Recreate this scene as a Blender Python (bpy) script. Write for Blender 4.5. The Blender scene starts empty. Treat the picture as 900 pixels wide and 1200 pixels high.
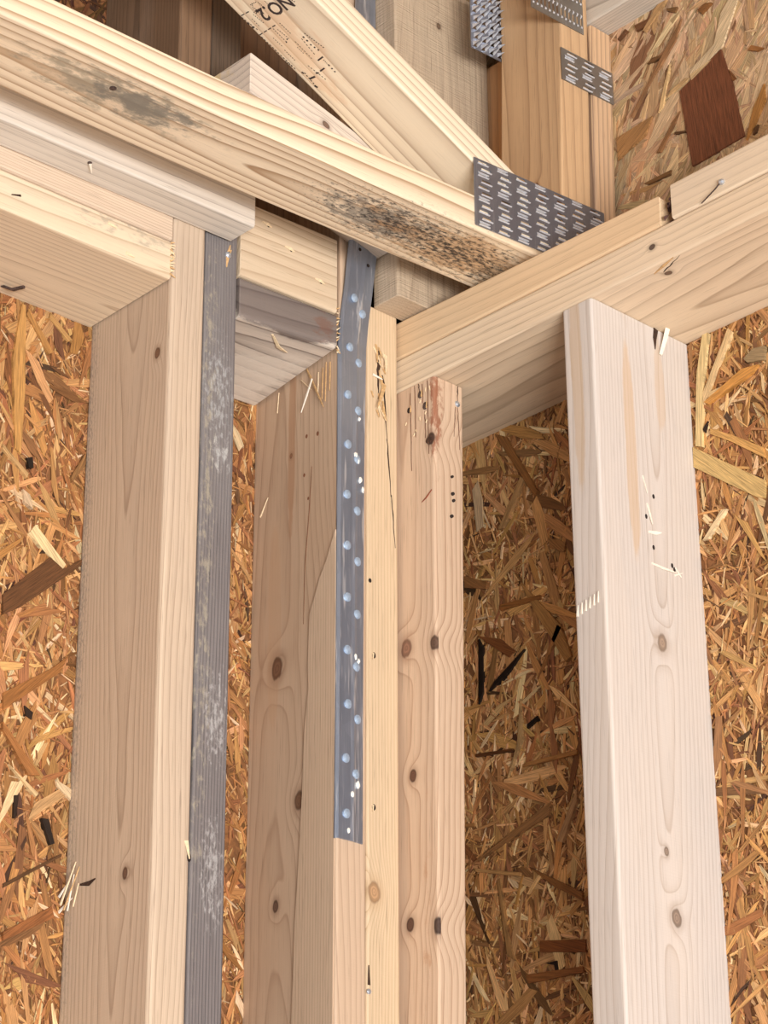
import bpy, bmesh, math, random
from mathutils import Vector, Matrix
SC = bpy.context.scene
MM = 0.001

# ---------------------------------------------------------------- camera, world, lights, exposure
CAM = dict(yaw=0.813627, pitch=0.433518, roll=-0.007828, f=2926.45, loc=(-1552.09, -1617.68, -1171.72))
def make_camera():
    y, p, r = CAM['yaw'], CAM['pitch'], CAM['roll']
    fw = Vector((math.cos(y)*math.cos(p), math.sin(y)*math.cos(p), math.sin(p)))
    rt = fw.cross(Vector((0, 0, 1))).normalized()
    up = rt.cross(fw)
    c, s = math.cos(r), math.sin(r)
    rt, up = c*rt + s*up, -s*rt + c*up
    cam = bpy.data.cameras.new('camera')
    cam.sensor_fit = 'AUTO'; cam.sensor_width = 36.0
    cam.lens = CAM['f']/1200*36.0
    cam.clip_start = 0.05; cam.clip_end = 100
    o = bpy.data.objects.new('camera', cam)
    m = Matrix((rt, up, -fw)).transposed().to_4x4()
    m.translation = Vector(CAM['loc'])*MM
    o.matrix_world = m
    SC.collection.objects.link(o)
    SC.camera = o
make_camera()

W = bpy.data.worlds.new('sky'); SC.world = W; W.use_nodes = True
bg = W.node_tree.nodes['Background']
bg.inputs[0].default_value = (0.88, 0.94, 1.0, 1); bg.inputs[1].default_value = 0.70

def area(name, loc, aim, sx, sy, power, col):
    l = bpy.data.lights.new(name, 'AREA'); l.shape = 'RECTANGLE'
    l.size = sx; l.size_y = sy; l.energy = power; l.color = col
    o = bpy.data.objects.new(name, l)
    o.location = Vector(loc)*MM
    d = (Vector(aim) - Vector(loc)).normalized()
    o.rotation_euler = d.to_track_quat('-Z', 'Y').to_euler()
    SC.collection.objects.link(o)
area('low_soft_key', (-2350, -4300, -2080), (0, 0, -100), 2.2, 0.8, 315, (1.0, 0.99, 0.985))  # unseen soft key light, set low to brighten the undersides

SC.view_settings.view_transform = 'Standard'
SC.view_settings.look = 'None'
SC.view_settings.gamma = 1.0
SC.view_settings.use_curve_mapping = False
SC.view_settings.exposure = -0.04

# ---------------------------------------------------------------- helpers
COL = SC.collection
def lin(c):
    out = []
    for v in c[:3]:
        v = v/255.0
        out.append(v/12.92 if v <= 0.04045 else ((v+0.055)/1.055)**2.4)
    return (out[0], out[1], out[2], 1.0)

def link(name, me, mat=None, parent=None, kind=None, label=None, cat=None, group=None, loc=(0, 0, 0)):
    o = bpy.data.objects.new(name, me)
    COL.objects.link(o)
    if mat and me: me.materials.append(mat)
    o.location = loc
    if parent:
        o.parent = parent
        o.matrix_parent_inverse = Matrix.Translation(-Vector(parent.location))
    if kind: o['kind'] = kind
    if label: o['label'] = label
    if cat: o['category'] = cat
    if group: o['group'] = group
    return o

class NT:
    def __init__(s, name):
        s.m = bpy.data.materials.new(name); s.m.use_nodes = True
        s.t = s.m.node_tree; s.n = s.t.nodes; s.l = s.t.links
        s.b = s.n['Principled BSDF']
    def node(s, typ, **kw):
        n = s.n.new(typ)
        for k, v in kw.items(): setattr(n, k, v)
        return n
    def put(s, sock, v):
        if hasattr(v, 'links'): s.l.new(v, sock)
        else: sock.default_value = v
    def math(s, op, a, b=None, c=None, clamp=False):
        n = s.node('ShaderNodeMath', operation=op, use_clamp=clamp)
        s.put(n.inputs[0], a)
        if b is not None: s.put(n.inputs[1], b)
        if c is not None: s.put(n.inputs[2], c)
        return n.outputs[0]
    def vmath(s, op, a, b=None):
        n = s.node('ShaderNodeVectorMath', operation=op)
        s.put(n.inputs[0], a)
        if b is not None: s.put(n.inputs[1], b)
        return n.outputs['Value'] if op in ('LENGTH', 'DISTANCE', 'DOT_PRODUCT') else n.outputs[0]
    def noise(s, vec, scale=1.0, detail=2.0, rough=0.5, color=False):
        n = s.node('ShaderNodeTexNoise')
        s.put(n.inputs['Vector'], vec); n.inputs['Scale'].default_value = scale
        n.inputs['Detail'].default_value = detail; n.inputs['Roughness'].default_value = rough
        return n.outputs['Color'] if color else n.outputs[0]
    def ramp(s, fac, stops):
        n = s.node('ShaderNodeValToRGB')
        s.put(n.inputs[0], fac)
        e = n.color_ramp.elements
        while len(e) < len(stops): e.new(0.5)
        for el, (p, c) in zip(e, stops):
            el.position = p
            el.color = c if len(c) == 4 else (*c, 1)
        return n.outputs[0]
    def rampv(s, fac, stops):
        return s.ramp(fac, [(p, (v, v, v, 1)) for p, v in stops])
    def mix(s, fac, a, b, mode='MIX'):
        n = s.node('ShaderNodeMix', data_type='RGBA', blend_type=mode)
        s.put(n.inputs[0], fac); s.put(n.inputs[6], a); s.put(n.inputs[7], b)
        return n.outputs[2]
    def smooth(s, v, lo, hi):
        n = s.node('ShaderNodeMapRange', interpolation_type='SMOOTHSTEP')
        s.put(n.inputs[0], v); n.inputs[1].default_value = lo; n.inputs[2].default_value = hi
        n.inputs[3].default_value = 0; n.inputs[4].default_value = 1
        return n.outputs[0]

seedc = [0]
def grey_mix(c, f):
    l = 0.3*c[0]+0.55*c[1]+0.15*c[2]
    return tuple(v+(l-v)*f for v in c)
def wood(name, early, late, ring=230, pith=(0.02, -0.05), tilt=(0.0, 0.0), warp=0.006, contrast=0.6,
         mottle=(200, 180, 160), mottle_amt=0.25, knots=(), stains=(), grain=0.10, rough=0.62, saw=0.4, bump=0.35, sharp=0.55):
    """Sawn lumber from growth rings around a pith line.  Coordinates come from the mesh attribute 'rest'
    (across a, across b, along the grain) in metres from the board's centre, so grain follows bent boards."""
    seedc[0] += 1
    early = grey_mix(early, 0.1); mottle = grey_mix(mottle, 0.1); late = tuple(v*0.9 for v in grey_mix(late, 0.2)); contrast = min(1.0, contrast*1.45); grain *= 1.6
    sd = seedc[0]*3.713
    k = NT(name)
    at = k.node('ShaderNodeAttribute', attribute_name='rest')
    P = at.outputs['Vector']
    sep = k.node('ShaderNodeSeparateXYZ'); k.l.new(P, sep.inputs[0])
    a, b, g = sep.outputs
    def scaled(x, y, z, off=0.0):
        v = k.vmath('MULTIPLY', P, (x, y, z))
        return k.vmath('ADD', v, (sd+off, sd*1.7+off, sd*0.6-off))
    n1 = k.noise(scaled(7, 7, 1.6), 1, 2, 0.5, True)
    w1 = k.vmath('SCALE', k.vmath('SUBTRACT', n1, (0.5, 0.5, 0.5))); w1.node.inputs['Scale'].default_value = warp*2.6
    n2 = k.noise(scaled(45, 45, 9, 3.1), 1, 1, 0.5, True)
    w2 = k.vmath('SCALE', k.vmath('SUBTRACT', n2, (0.5, 0.5, 0.5))); w2.node.inputs['Scale'].default_value = warp*0.22
    wsum = k.vmath('ADD', w1, w2)
    ws = k.node('ShaderNodeSeparateXYZ'); k.l.new(wsum, ws.inputs[0])
    da = k.math('ADD', k.math('SUBTRACT', k.math('SUBTRACT', a, pith[0]), k.math('MULTIPLY', g, tilt[0])), ws.outputs[0])
    db = k.math('ADD', k.math('SUBTRACT', k.math('SUBTRACT', b, pith[1]), k.math('MULTIPLY', g, tilt[1])), ws.outputs[1])
    r = k.math('SQRT', k.math('ADD', k.math('MULTIPLY', da, da), k.math('MULTIPLY', db, db)))
    kmasks = []
    for (ax, kc, kg, R, kcol, face) in knots:
        c = a if ax == 'a' else b
        dc = k.math('SUBTRACT', c, kc)
        dg = k.math('MULTIPLY', k.math('SUBTRACT', g, kg), 0.72)
        d = k.math('SQRT', k.math('ADD', k.math('MULTIPLY', dc, dc), k.math('MULTIPLY', dg, dg)))
        dw = k.math('ADD', d, k.math('MULTIPLY', k.math('SUBTRACT', k.noise(scaled(160, 160, 90, 7.0), 1, 1), 0.5), R*0.5))
        dd = k.math('MULTIPLY', d, 1/(2.6*R))
        e = k.math('POWER', 2.718, k.math('MULTIPLY', k.math('MULTIPLY', dd, dd), -1.0))
        r = k.math('ADD', r, k.math('MULTIPLY', e, R*1.5))
        oc = k.math('ABSOLUTE', k.math('SUBTRACT', b if ax == 'a' else a, face))
        dw = k.math('ADD', dw, k.math('MULTIPLY', k.smooth(oc, 0.003, 0.008), 0.2))
        kmasks.append((dw, R, kcol))
    rc = k.math('MULTIPLY', r, ring)
    fr = k.math('FRACT', rc)
    late_m = k.rampv(fr, [(0.0, 0.0), (sharp*0.85, 0.05), (sharp+0.28, 0.42), (0.94, 1.0), (1.0, 0.0)])
    amp = k.math('MULTIPLY_ADD', k.noise(k.vmath('ADD', k.vmath('MULTIPLY', P, (14, 14, 1.2)), (sd*2, 0, 0)), 1, 2), 0.9, 0.5)
    lm = k.math('MULTIPLY', k.math('MULTIPLY', late_m, amp), contrast, clamp=True)
    colr = k.mix(lm, lin(early), lin(late))
    mo = k.smooth(k.noise(scaled(9, 9, 2.2, 9.0), 1, 3, 0.55), 0.42, 0.72)
    colr = k.mix(k.math('MULTIPLY', mo, mottle_amt), colr, lin(mottle))
    st = k.noise(scaled(520, 520, 11, 1.0), 1, 4, 0.65)
    sv = k.math('MULTIPLY_ADD', st, 2*grain, 1-grain)
    colr = k.mix(1.0, colr, k.node('ShaderNodeCombineColor').outputs[0], 'MULTIPLY')
    cc = [n for n in k.n if n.type == 'COMBINE_COLOR'][-1]
    for i in range(3): k.l.new(sv, cc.inputs[i])
    po = k.smooth(k.noise(scaled(900, 900, 22, 2.0), 1, 2, 0.6), 0.56, 0.78)
    colr = k.mix(k.math('MULTIPLY', po, 0.55*min(1.0, grain*7)), colr, lin([x*0.72 for x in late]))
    rr = rough
    for (c0, rad, scol, amt, nsc, thr) in stains:
        q = k.vmath('MULTIPLY', k.vmath('SUBTRACT', P, c0), tuple(1.0/v for v in rad))
        d = k.vmath('LENGTH', q)
        nz = k.noise(k.vmath('ADD', k.vmath('MULTIPLY', P, (nsc, nsc, nsc*0.45)), (sd, 4.0, 1.0)), 1, 5, 0.65)
        v = k.math('ADD', nz, k.math('MULTIPLY', k.math('SUBTRACT', 1.0, d), thr))
        m = k.math('MULTIPLY', k.math('MULTIPLY', k.smooth(v, 0.52, 0.72), k.math('SUBTRACT', 1.0, k.smooth(d, 0.75, 1.5))), amt)
        colr = k.mix(m, colr, lin(scol))
    for (dw, R, kcol) in kmasks:
        core = k.math('SUBTRACT', 1.0, k.smooth(dw, R*0.75, R*1.15))
        halo = k.math('MULTIPLY', k.math('SUBTRACT', 1.0, k.smooth(dw, R*0.9, R*2.3)), 0.35)
        colr = k.mix(halo, colr, lin([x*0.5+y*0.5 for x, y in zip(late, kcol)]))
        rg = k.math('MULTIPLY_ADD', k.math('SINE', k.math('MULTIPLY', dw, 5.5*6.283/R/2)), 0.2, 0.8)
        kc2 = k.mix(rg, lin([x*0.55 for x in kcol]), lin(kcol))
        colr = k.mix(k.math('MULTIPLY', core, 0.92), colr, kc2)
        edge = k.math('MULTIPLY', core, k.smooth(dw, R*0.6, R*0.9))
        colr = k.mix(k.math('MULTIPLY', edge, 0.55), colr, lin([x*0.35 for x in kcol]))
    k.l.new(colr, k.b.inputs['Base Color'])
    k.b.inputs['Roughness'].default_value = rr
    k.b.inputs['Specular IOR Level'].default_value = 0.3
    sawn = k.noise(scaled(30, 30, 700, 5.0), 1, 1)
    h = k.math('ADD', k.math('MULTIPLY', st, 0.7), k.math('MULTIPLY', sawn, saw))
    h = k.math('SUBTRACT', h, k.math('MULTIPLY', late_m, 0.3*contrast))
    bp = k.node('ShaderNodeBump'); bp.inputs['Strength'].default_value = bump; bp.inputs['Distance'].default_value = 0.0006
    k.l.new(h, bp.inputs['Height']); k.l.new(bp.outputs[0], k.b.inputs['Normal'])
    return k.m

def plain(name, col, rough=0.6, metal=0.0, noise_amt=0.15, nscale=200, spec=0.4, bump=0.0):
    k = NT(name)
    tc = k.node('ShaderNodeTexCoord')
    nz = k.noise(tc.outputs['Object'], nscale, 3, 0.6)
    c = lin(col)
    dk = tuple(x*(1-noise_amt) for x in c[:3])+(1,); lt = tuple(min(1, x*(1+noise_amt)) for x in c[:3])+(1,)
    k.l.new(k.mix(k.smooth(nz, 0.3, 0.7), dk, lt), k.b.inputs['Base Color'])
    k.b.inputs['Roughness'].default_value = rough; k.b.inputs['Metallic'].default_value = metal
    k.b.inputs['Specular IOR Level'].default_value = spec
    if bump:
        bp = k.node('ShaderNodeBump'); bp.inputs['Strength'].default_value = bump; bp.inputs['Distance'].default_value = 0.001
        k.l.new(nz, bp.inputs['Height']); k.l.new(bp.outputs[0], k.b.inputs['Normal'])
    return k.m

def metal(name, col, rough=0.35, scr=0.5, spangle=90, streak=None):
    k = NT(name)
    tc = k.node('ShaderNodeTexCoord'); P = tc.outputs['Object']
    v = k.node('ShaderNodeTexVoronoi'); k.l.new(P, v.inputs['Vector']); v.inputs['Scale'].default_value = spangle
    sc = k.noise(k.vmath('MULTIPLY', P, (420, 420, 14)), 1, 4, 0.65)
    base = lin(col)
    c = k.mix(k.math('MULTIPLY', k.smooth(sc, 0.5, 0.8), scr), base, (0.72, 0.76, 0.82, 1))
    c = k.mix(k.math('MULTIPLY', v.outputs['Color'], 0.16), c, tuple(x*0.45 for x in base[:3])+(1,))
    if streak:
        s2 = k.noise(k.vmath('ADD', k.vmath('MULTIPLY', P, (150, 150, 9)), (9, 1, 4)), 1, 3, 0.7)
        c = k.mix(k.math('MULTIPLY', k.smooth(s2, 0.56, 0.66), streak), c, (0.86, 0.9, 0.95, 1))
    k.l.new(c, k.b.inputs['Base Color'])
    k.b.inputs['Metallic'].default_value = 0.85
    k.l.new(k.math('MULTIPLY_ADD', sc, 0.25, rough-0.1), k.b.inputs['Roughness'])
    bp = k.node('ShaderNodeBump'); bp.inputs['Strength'].default_value = 0.15; bp.inputs['Distance'].default_value = 0.0005
    k.l.new(sc, bp.inputs['Height']); k.l.new(bp.outputs[0], k.b.inputs['Normal'])
    return k.m

CROSS = {'x': (1, 2, 0), 'y': (0, 2, 1), 'z': (0, 1, 2)}
def board(name, lo, hi, axis, mat, warp=None, segs=1, r=3.0, parent=None, **props):
    """A length of lumber with eased edges; lo/hi in mm, grain along axis, warp bends it (mm -> mm offset)."""
    ia, ib, ig = CROSS[axis]
    cen = [(l+h)/2 for l, h in zip(lo, hi)]
    A, B, G = [(hi[i]-lo[i])/2 for i in (ia, ib, ig)]
    prof = []
    for (sx, sy, a0) in ((1, 1, 0), (-1, 1, 90), (-1, -1, 180), (1, -1, 270)):
        for j in range(5):
            t = math.radians(a0+j*22.5)
            prof.append((sx*(A-r)+r*math.cos(t), sy*(B-r)+r*math.sin(t)))
    m = len(prof)
    gs = [-G+2*G*i/segs for i in range(segs+1)]
    rings = [(-G, 0.8)]+[(-G+0.8, 0.0)]+[(x, 0.0) for x in gs[1:-1]]+[(G-0.8, 0.0), (G, 0.8)]
    verts, rest = [], []
    for gx, ins in rings:
        for (pa, pb) in prof:
            qa = pa*(1-ins/A); qb = pb*(1-ins/B)
            p = [0, 0, 0]; p[ia] = qa+cen[ia]; p[ib] = qb+cen[ib]; p[ig] = gx+cen[ig]
            rest.append((qa*MM, qb*MM, gx*MM))
            if warp:
                d = warp(*p); p = [p[i]+d[i] for i in range(3)]
            verts.append([(p[i]-cen[i])*MM for i in range(3)])
    faces = []
    for i in range(len(rings)-1):
        for j in range(m):
            j2 = (j+1) % m
            faces.append((i*m+j, i*m+j2, (i+1)*m+j2, (i+1)*m+j))
    faces.append(tuple(range(m))); faces.append(tuple((len(rings)-1)*m+j for j in range(m)))
    me = bpy.data.meshes.new(name)
    me.from_pydata(verts, [], faces)
    bm = bmesh.new(); bm.from_mesh(me); bmesh.ops.recalc_face_normals(bm, faces=bm.faces); bm.to_mesh(me); bm.free()
    at = me.attributes.new('rest', 'FLOAT_VECTOR', 'POINT')
    at.data.foreach_set('vector', [c for v in rest for c in v])
    o = link(name, me, mat, parent, loc=[c*MM for c in cen], **props)
    return o

def solid(name, verts, faces, mat, parent=None, **props):
    """Any closed mesh, vertices in world mm; the origin goes to its centre."""
    n = len(verts)
    c = [sum(v[i] for v in verts)/n for i in range(3)]
    me = bpy.data.meshes.new(name)
    me.from_pydata([[(v[i]-c[i])*MM for i in range(3)] for v in verts], [], faces)
    bm = bmesh.new(); bm.from_mesh(me); bmesh.ops.recalc_face_normals(bm, faces=bm.faces); bm.to_mesh(me); bm.free()
    return link(name, me, mat, parent, loc=[x*MM for x in c], **props)

NRM = {'-y': Vector((0, -1, 0)), '-x': Vector((-1, 0, 0)), '-z': Vector((0, 0, -1))}
def frame_of(n):
    n = n.normalized()
    t = Vector((0, 0, 1)) if abs(n.z) < 0.9 else Vector((1, 0, 0))
    u = t.cross(n).normalized(); return u, n.cross(u)
def disc(name, p, n, rad, thick, mat, parent, sides=14, dome=0.4, squash=1.0, **props):
    """A nail head: a short round disc with a slightly domed top, standing on p along n."""
    n = Vector(n).normalized(); u, v = frame_of(n); p = Vector(p)
    vs, fs = [], []
    for (h, rr) in ((-0.6, rad), (thick*0.7, rad), (thick, rad*0.82), (thick+dome, rad*0.4)):
        for i in range(sides):
            t = 2*math.pi*i/sides
            vs.append(p+n*h+u*rr*math.cos(t)+v*rr*squash*math.sin(t))
    for k in range(3):
        for i in range(sides):
            j = (i+1) % sides
            fs.append((k*sides+i, k*sides+j, (k+1)*sides+j, (k+1)*sides+i))
    fs.append(tuple(range(sides))); fs.append(tuple(3*sides+i for i in range(sides)))
    return solid(name, vs, fs, mat, parent, **props)
def strip(name, pts, widths, n, mat, parent, h0=-0.4, h1=0.4, lift=None, **props):
    """A thin solid sliver along pts (mm) lying on a face with normal n; lift raises each point off the face."""
    n = Vector(n).normalized(); pts = [Vector(p) for p in pts]
    vs, fs = [], []
    for i, p in enumerate(pts):
        d = (pts[min(i+1, len(pts)-1)]-pts[max(i-1, 0)]).normalized()
        s = d.cross(n).normalized()*widths[i]/2
        L = n*(lift[i] if lift else 0)
        vs += [p-s+n*h0+L, p+s+n*h0+L, p+s*0.8+n*h1+L, p-s*0.8+n*h1+L]
    for i in range(len(pts)-1):
        for j in range(4):
            a, b = i*4+j, i*4+(j+1) % 4
            fs.append((a, b, b+4, a+4))
    fs.append((0, 1, 2, 3)); e = (len(pts)-1)*4; fs.append((e, e+1, e+2, e+3))
    return solid(name, vs, fs, mat, parent, **props)

def crack(p0, p1, w, n, parent, mat, sd=1, nseg=8):
    """A drying split: a thin wandering sliver of dark along the grain."""
    rg = random.Random(sd); a, b = Vector(p0), Vector(p1)
    d = (b-a); sdir = d.cross(Vector(n)).normalized()
    pts, ws = [], []
    for i in range(nseg+1):
        t = i/nseg
        pts.append(a+d*t+sdir*rg.uniform(-0.5, 0.5)*min(1.0, w))
        ws.append(max(0.25, w*(1-abs(2*t-0.7)**1.5*0.8)*rg.uniform(0.5, 1.2)))
    ws[0] *= 0.6; ws[-1] = 0.2
    return strip('split', pts, ws, n, mat, parent)

# ---------------------------------------------------------------- small materials
M_dark = plain('dark_crack', (62, 42, 30), 0.9, 0, 0.3)
M_hole = plain('nail_hole', (40, 30, 26), 0.9, 0, 0.3)
M_splint = plain('fresh_splinter', (232, 208, 170), 0.7, 0, 0.12, 300)
M_splint2 = plain('tan_splinter', (205, 165, 115), 0.7, 0, 0.2, 300)
M_white = plain('white_splinter', (236, 224, 206), 0.7, 0, 0.08, 300)
M_knotd = plain('dark_knot', (72, 48, 36), 0.6, 0, 0.45, 500, bump=0.4)
M_nail = plain('bright_nail', (200, 206, 214), 0.35, 0.75, 0.2, 400)
M_snail = plain('zinc_nail', (168, 186, 206), 0.5, 0.45, 0.12, 300)
M_rust = plain('rusty_nail', (95, 82, 78), 0.5, 0.6, 0.4, 500)
M_ink = plain('stamp_ink', (62, 50, 46), 0.8, 0, 0.3, 700)
M_ink2 = plain('faded_stamp_ink', (150, 122, 100), 0.8, 0, 0.25, 700)
M_glue = plain('white_debris', (236, 230, 216), 0.8, 0, 0.1, 300, bump=0.3)
M_strap = metal('galvanized_strap', (164, 174, 192), 0.42, 0.55, 60, 0.75)
M_plate = metal('galvanized_plate', (150, 156, 170), 0.4, 0.25, 70)
M_plate2 = metal('dull_plate', (156, 153, 148), 0.45, 0.25, 70)
M_tooth = plain('bright_tooth', (226, 230, 236), 0.3, 0.55, 0.08, 300)

# ---------------------------------------------------------------- OSB sheathing
def strand_mat(name, from_object):
    k = NT(name)
    uv = k.node('ShaderNodeUVMap', uv_map='grain')
    if from_object: col = k.node('ShaderNodeObjectInfo').outputs['Color']
    else: col = k.node('ShaderNodeAttribute', attribute_name='Col').outputs['Color']
    s = k.noise(k.vmath('MULTIPLY', uv.outputs[0], (30, 900, 1)), 1, 4, 0.7)
    s2 = k.noise(k.vmath('MULTIPLY', uv.outputs[0], (45, 260, 1)), 1, 2, 0.5)
    f = k.math('ADD', k.math('MULTIPLY_ADD', k.smooth(s, 0.28, 0.7), 0.72, 0.26), k.math('MULTIPLY', s2, 0.5))
    n = k.node('ShaderNodeVectorMath', operation='SCALE'); k.l.new(col, n.inputs[0]); k.l.new(f, n.inputs['Scale'])
    k.l.new(n.outputs[0], k.b.inputs['Base Color'])
    k.b.inputs['Roughness'].default_value = 0.55; k.b.inputs['Specular IOR Level'].default_value = 0.35
    bp = k.node('ShaderNodeBump'); bp.inputs['Strength'].default_value = 0.5; bp.inputs['Distance'].default_value = 0.0005
    k.l.new(s, bp.inputs['Height']); k.l.new(bp.outputs[0], k.b.inputs['Normal'])
    return k.m
M_chip = strand_mat('strand_fines', False)
M_strand = strand_mat('strand', True)
M_osbbase = plain('osb_core', (128, 84, 48), 0.8, 0, 0.35, 90, bump=0.5)

PLANES = {   # name: (fixed axis, fixed value, outward normal sign)
    'L': (1, 140.0), 'R': (0, 140.0), 'U': (0, 147.0)}
def on_plane(pn, s, t, h):
    ax, v = PLANES[pn]
    return (s, v-h, t) if ax == 1 else (v-h, s, t)

def strand_outline(rng, L, Wd):
    """Outline of one wafer: jagged or slanted ends, slightly bowed sides."""
    e1, e2 = rng.uniform(-0.9, 0.9)*Wd, rng.uniform(-0.9, 0.9)*Wd
    k = rng.uniform(-0.2, 0.2)*Wd
    n1, n2 = rng.uniform(0.1, 0.85), rng.uniform(0.1, 0.85)
    o1, o2 = rng.uniform(-0.3, 0.3)*Wd, rng.uniform(-0.3, 0.3)*Wd
    m = rng.uniform(-0.25, 0.25)*L
    return [(-L/2+e1, -Wd/2*n2+o1), (m, -Wd/2+k), (L/2+e2, -Wd/2*n1+o2), (L/2-e2, Wd/2*n1+o2), (m, Wd/2+k), (-L/2-e1, Wd/2*n2+o1)]

PAL = {
    'L': [((182, 130, 80), 6), ((168, 114, 68), 6), ((198, 150, 98), 4), ((150, 100, 60), 4), ((222, 188, 144), 1.3), ((120, 78, 48), 1.3), ((84, 56, 38), 0.4)],
    'R': [((194, 144, 90), 6), ((178, 126, 76), 6), ((212, 166, 112), 4), ((154, 104, 63), 4), ((222, 188, 140), 1.3), ((120, 78, 46), 1.4), ((78, 52, 34), 0.4)],
    'D': [((96, 62, 38), 6), ((78, 50, 32), 5), ((120, 80, 50), 2), ((58, 38, 26), 2)],  # left sheathing behind the truss, its deep shade put into the strand colours
    'U': [((192, 158, 120), 6), ((200, 168, 130), 4), ((184, 148, 110), 4), ((170, 132, 92), 1.5), ((134, 96, 64), 0.25)],
}
def pick(rng, pal):
    tot = sum(w for _, w in pal); x = rng.uniform(0, tot)
    for c, w in pal:
        x -= w
        if x <= 0: break
    j = rng.uniform(0.88, 1.1)
    return tuple(max(4, min(250, v*j+rng.uniform(-5, 5))) for v in c)

def chips(pn, rect, count, sizes, seed, parent, bias, pal=None):
    """The thousands of small wafers of a panel's face: one mesh, each wafer its own tilted solid."""
    rng = random.Random(seed)
    verts, faces, cols, uvs = [], [], [], []
    s0, s1, t0, t1 = rect
    for i in range(count):
        cls = rng.random()
        for (pr, l0, l1, w0, w1) in sizes:
            if cls <= pr: break
        L, Wd = rng.uniform(l0, l1), rng.uniform(w0, w1)
        ang = rng.gauss(bias[0], bias[1]) if rng.random() < bias[2] else rng.uniform(0, math.pi)
        cs, sn = math.cos(ang), math.sin(ang)
        cx, cy = rng.uniform(s0, s1), rng.uniform(t0, t1)
        depth = rng.uniform(0.2, 2.5)
        ta, tb = rng.gauss(0, 0.045), rng.gauss(0, 0.10)
        if L > 40: ta *= 0.4; tb *= 0.5
        col = lin(pick(rng, PAL[pal or pn]))
        ol = strand_outline(rng, L, Wd)
        n = len(verts); u0, v0 = rng.uniform(0, 50), rng.uniform(0, 50)
        curl = rng.uniform(-0.8, 0.8) if L > 15 else 0
        for (x, y) in ol:
            h = depth+max(-1.2, min(1.4, ta*x+tb*y))+curl*(1-abs(x)/(L*0.5+0.1))
            verts.append(on_plane(pn, cx+x*cs-y*sn, cy+x*sn+y*cs, h))
        for (x, y) in ol:
            verts.append(on_plane(pn, cx+x*cs-y*sn, cy+x*sn+y*cs, -0.2 if h < 1.0 else depth-0.9))
        fs = [(n, n+1, n+4, n+5), (n+1, n+2, n+3, n+4)]
        ids = [(0, 1, 4, 5), (1, 2, 3, 4)]
        for j in range(6):
            j2 = (j+1) % 6
            fs.append((n+j, n+j2, n+6+j2, n+6+j)); ids.append((j, j2, j2, j))
        faces += fs
        for idx in ids:
            for q in idx:
                cols += col
                uvs += [u0+ol[q][0]*MM, v0+ol[q][1]*MM]
    me = bpy.data.meshes.new('strand_fines')
    me.from_pydata([[c*MM for c in v] for v in verts], [], faces)
    ca = me.color_attributes.new('Col', 'FLOAT_COLOR', 'CORNER'); ca.data.foreach_set('color', cols)
    ul = me.uv_layers.new(name='grain'); ul.data.foreach_set('uv', uvs)
    bm = bmesh.new(); bm.from_mesh(me); bmesh.ops.recalc_face_normals(bm, faces=bm.faces); bm.to_mesh(me); bm.free()
    return link('strand_fines', me, M_chip, parent, kind='stuff')

def poly_solid(name, ol, grain_dir, pn, depth, thick, color, parent):
    """One larger wafer from its outline in the panel's own plane (mm)."""
    n = len(ol)
    cs = sum(p[0] for p in ol)/n; ct = sum(p[1] for p in ol)/n
    vs = [on_plane(pn, s-cs, t-ct, 0) for s, t in ol]
    ax, val = PLANES[pn]
    def rel(s, t, h):
        p = [s-cs, 0, t-ct] if ax == 1 else [0, s-cs, t-ct]
        p[ax] = -h
        return [c*MM for c in p]
    vs = [rel(s, t, thick) for s, t in ol]+[rel(s, t, -depth) for s, t in ol]
    fs = [tuple(range(n)), tuple(range(2*n-1, n-1, -1))]+[(j, (j+1) % n, n+(j+1) % n, n+j) for j in range(n)]
    me = bpy.data.meshes.new(name); me.from_pydata(vs, [], fs)
    ul = me.uv_layers.new(name='grain')
    gx, gy = grain_dir
    k = 0
    for f in fs:
        for q in f:
            s, t = ol[q % n]; s -= cs; t -= ct
            ul.data[k].uv = ((s*gx+t*gy)*MM, (-s*gy+t*gx)*MM+cs*0.01); k += 1
    bm = bmesh.new(); bm.from_mesh(me); bmesh.ops.recalc_face_normals(bm, faces=bm.faces); bm.to_mesh(me); bm.free()
    o = link(name, me, M_strand, parent)
    o.location = Vector(on_plane(pn, cs, ct, depth))*MM
    o.color = lin(color)
    return o

# ---- the shell: sheathing of the two walls, slab floor, deck above
def slab_box(name, lo, hi, mat, label):
    x0, y0, z0 = lo; x1, y1, z1 = hi
    v = [(x0, y0, z0), (x1, y0, z0), (x1, y1, z0), (x0, y1, z0), (x0, y0, z1), (x1, y0, z1), (x1, y1, z1), (x0, y1, z1)]
    f = [(0, 1, 2, 3), (4, 5, 6, 7), (0, 1, 5, 4), (1, 2, 6, 5), (2, 3, 7, 6), (3, 0, 4, 7)]
    return solid(name, v, f, mat, kind='structure', label=label)
wall_left = slab_box('wall_left', (-2600, 140, -2500), (140, 152, 500), M_osbbase, 'orange-brown strand board sheathing behind the grey weathered stud')
wall_right = slab_box('wall_right', (140, -2600, -2500), (152, 152, 76), M_osbbase, 'orange-brown strand board sheathing behind the pale wide stud')
wall_up = slab_box('wall_upper', (147, -2600, 76), (159, 152, 500), M_osbbase, 'smoother tan strand board with one dark brown patch above the plates')
M_slab = plain('concrete_slab', (214, 213, 210), 0.85, 0, 0.12, 6)
slab_box('floor', (-5200, -5200, -2560), (160, 160, -2500), M_slab, 'bare concrete slab of the unfinished room')
slab_box('ceiling', (-2600, -2600, 500), (160, 160, 518), plain('deck_board', (176, 140, 98), 0.8, 0, 0.3, 60), 'strand board deck over the floor truss')

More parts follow.
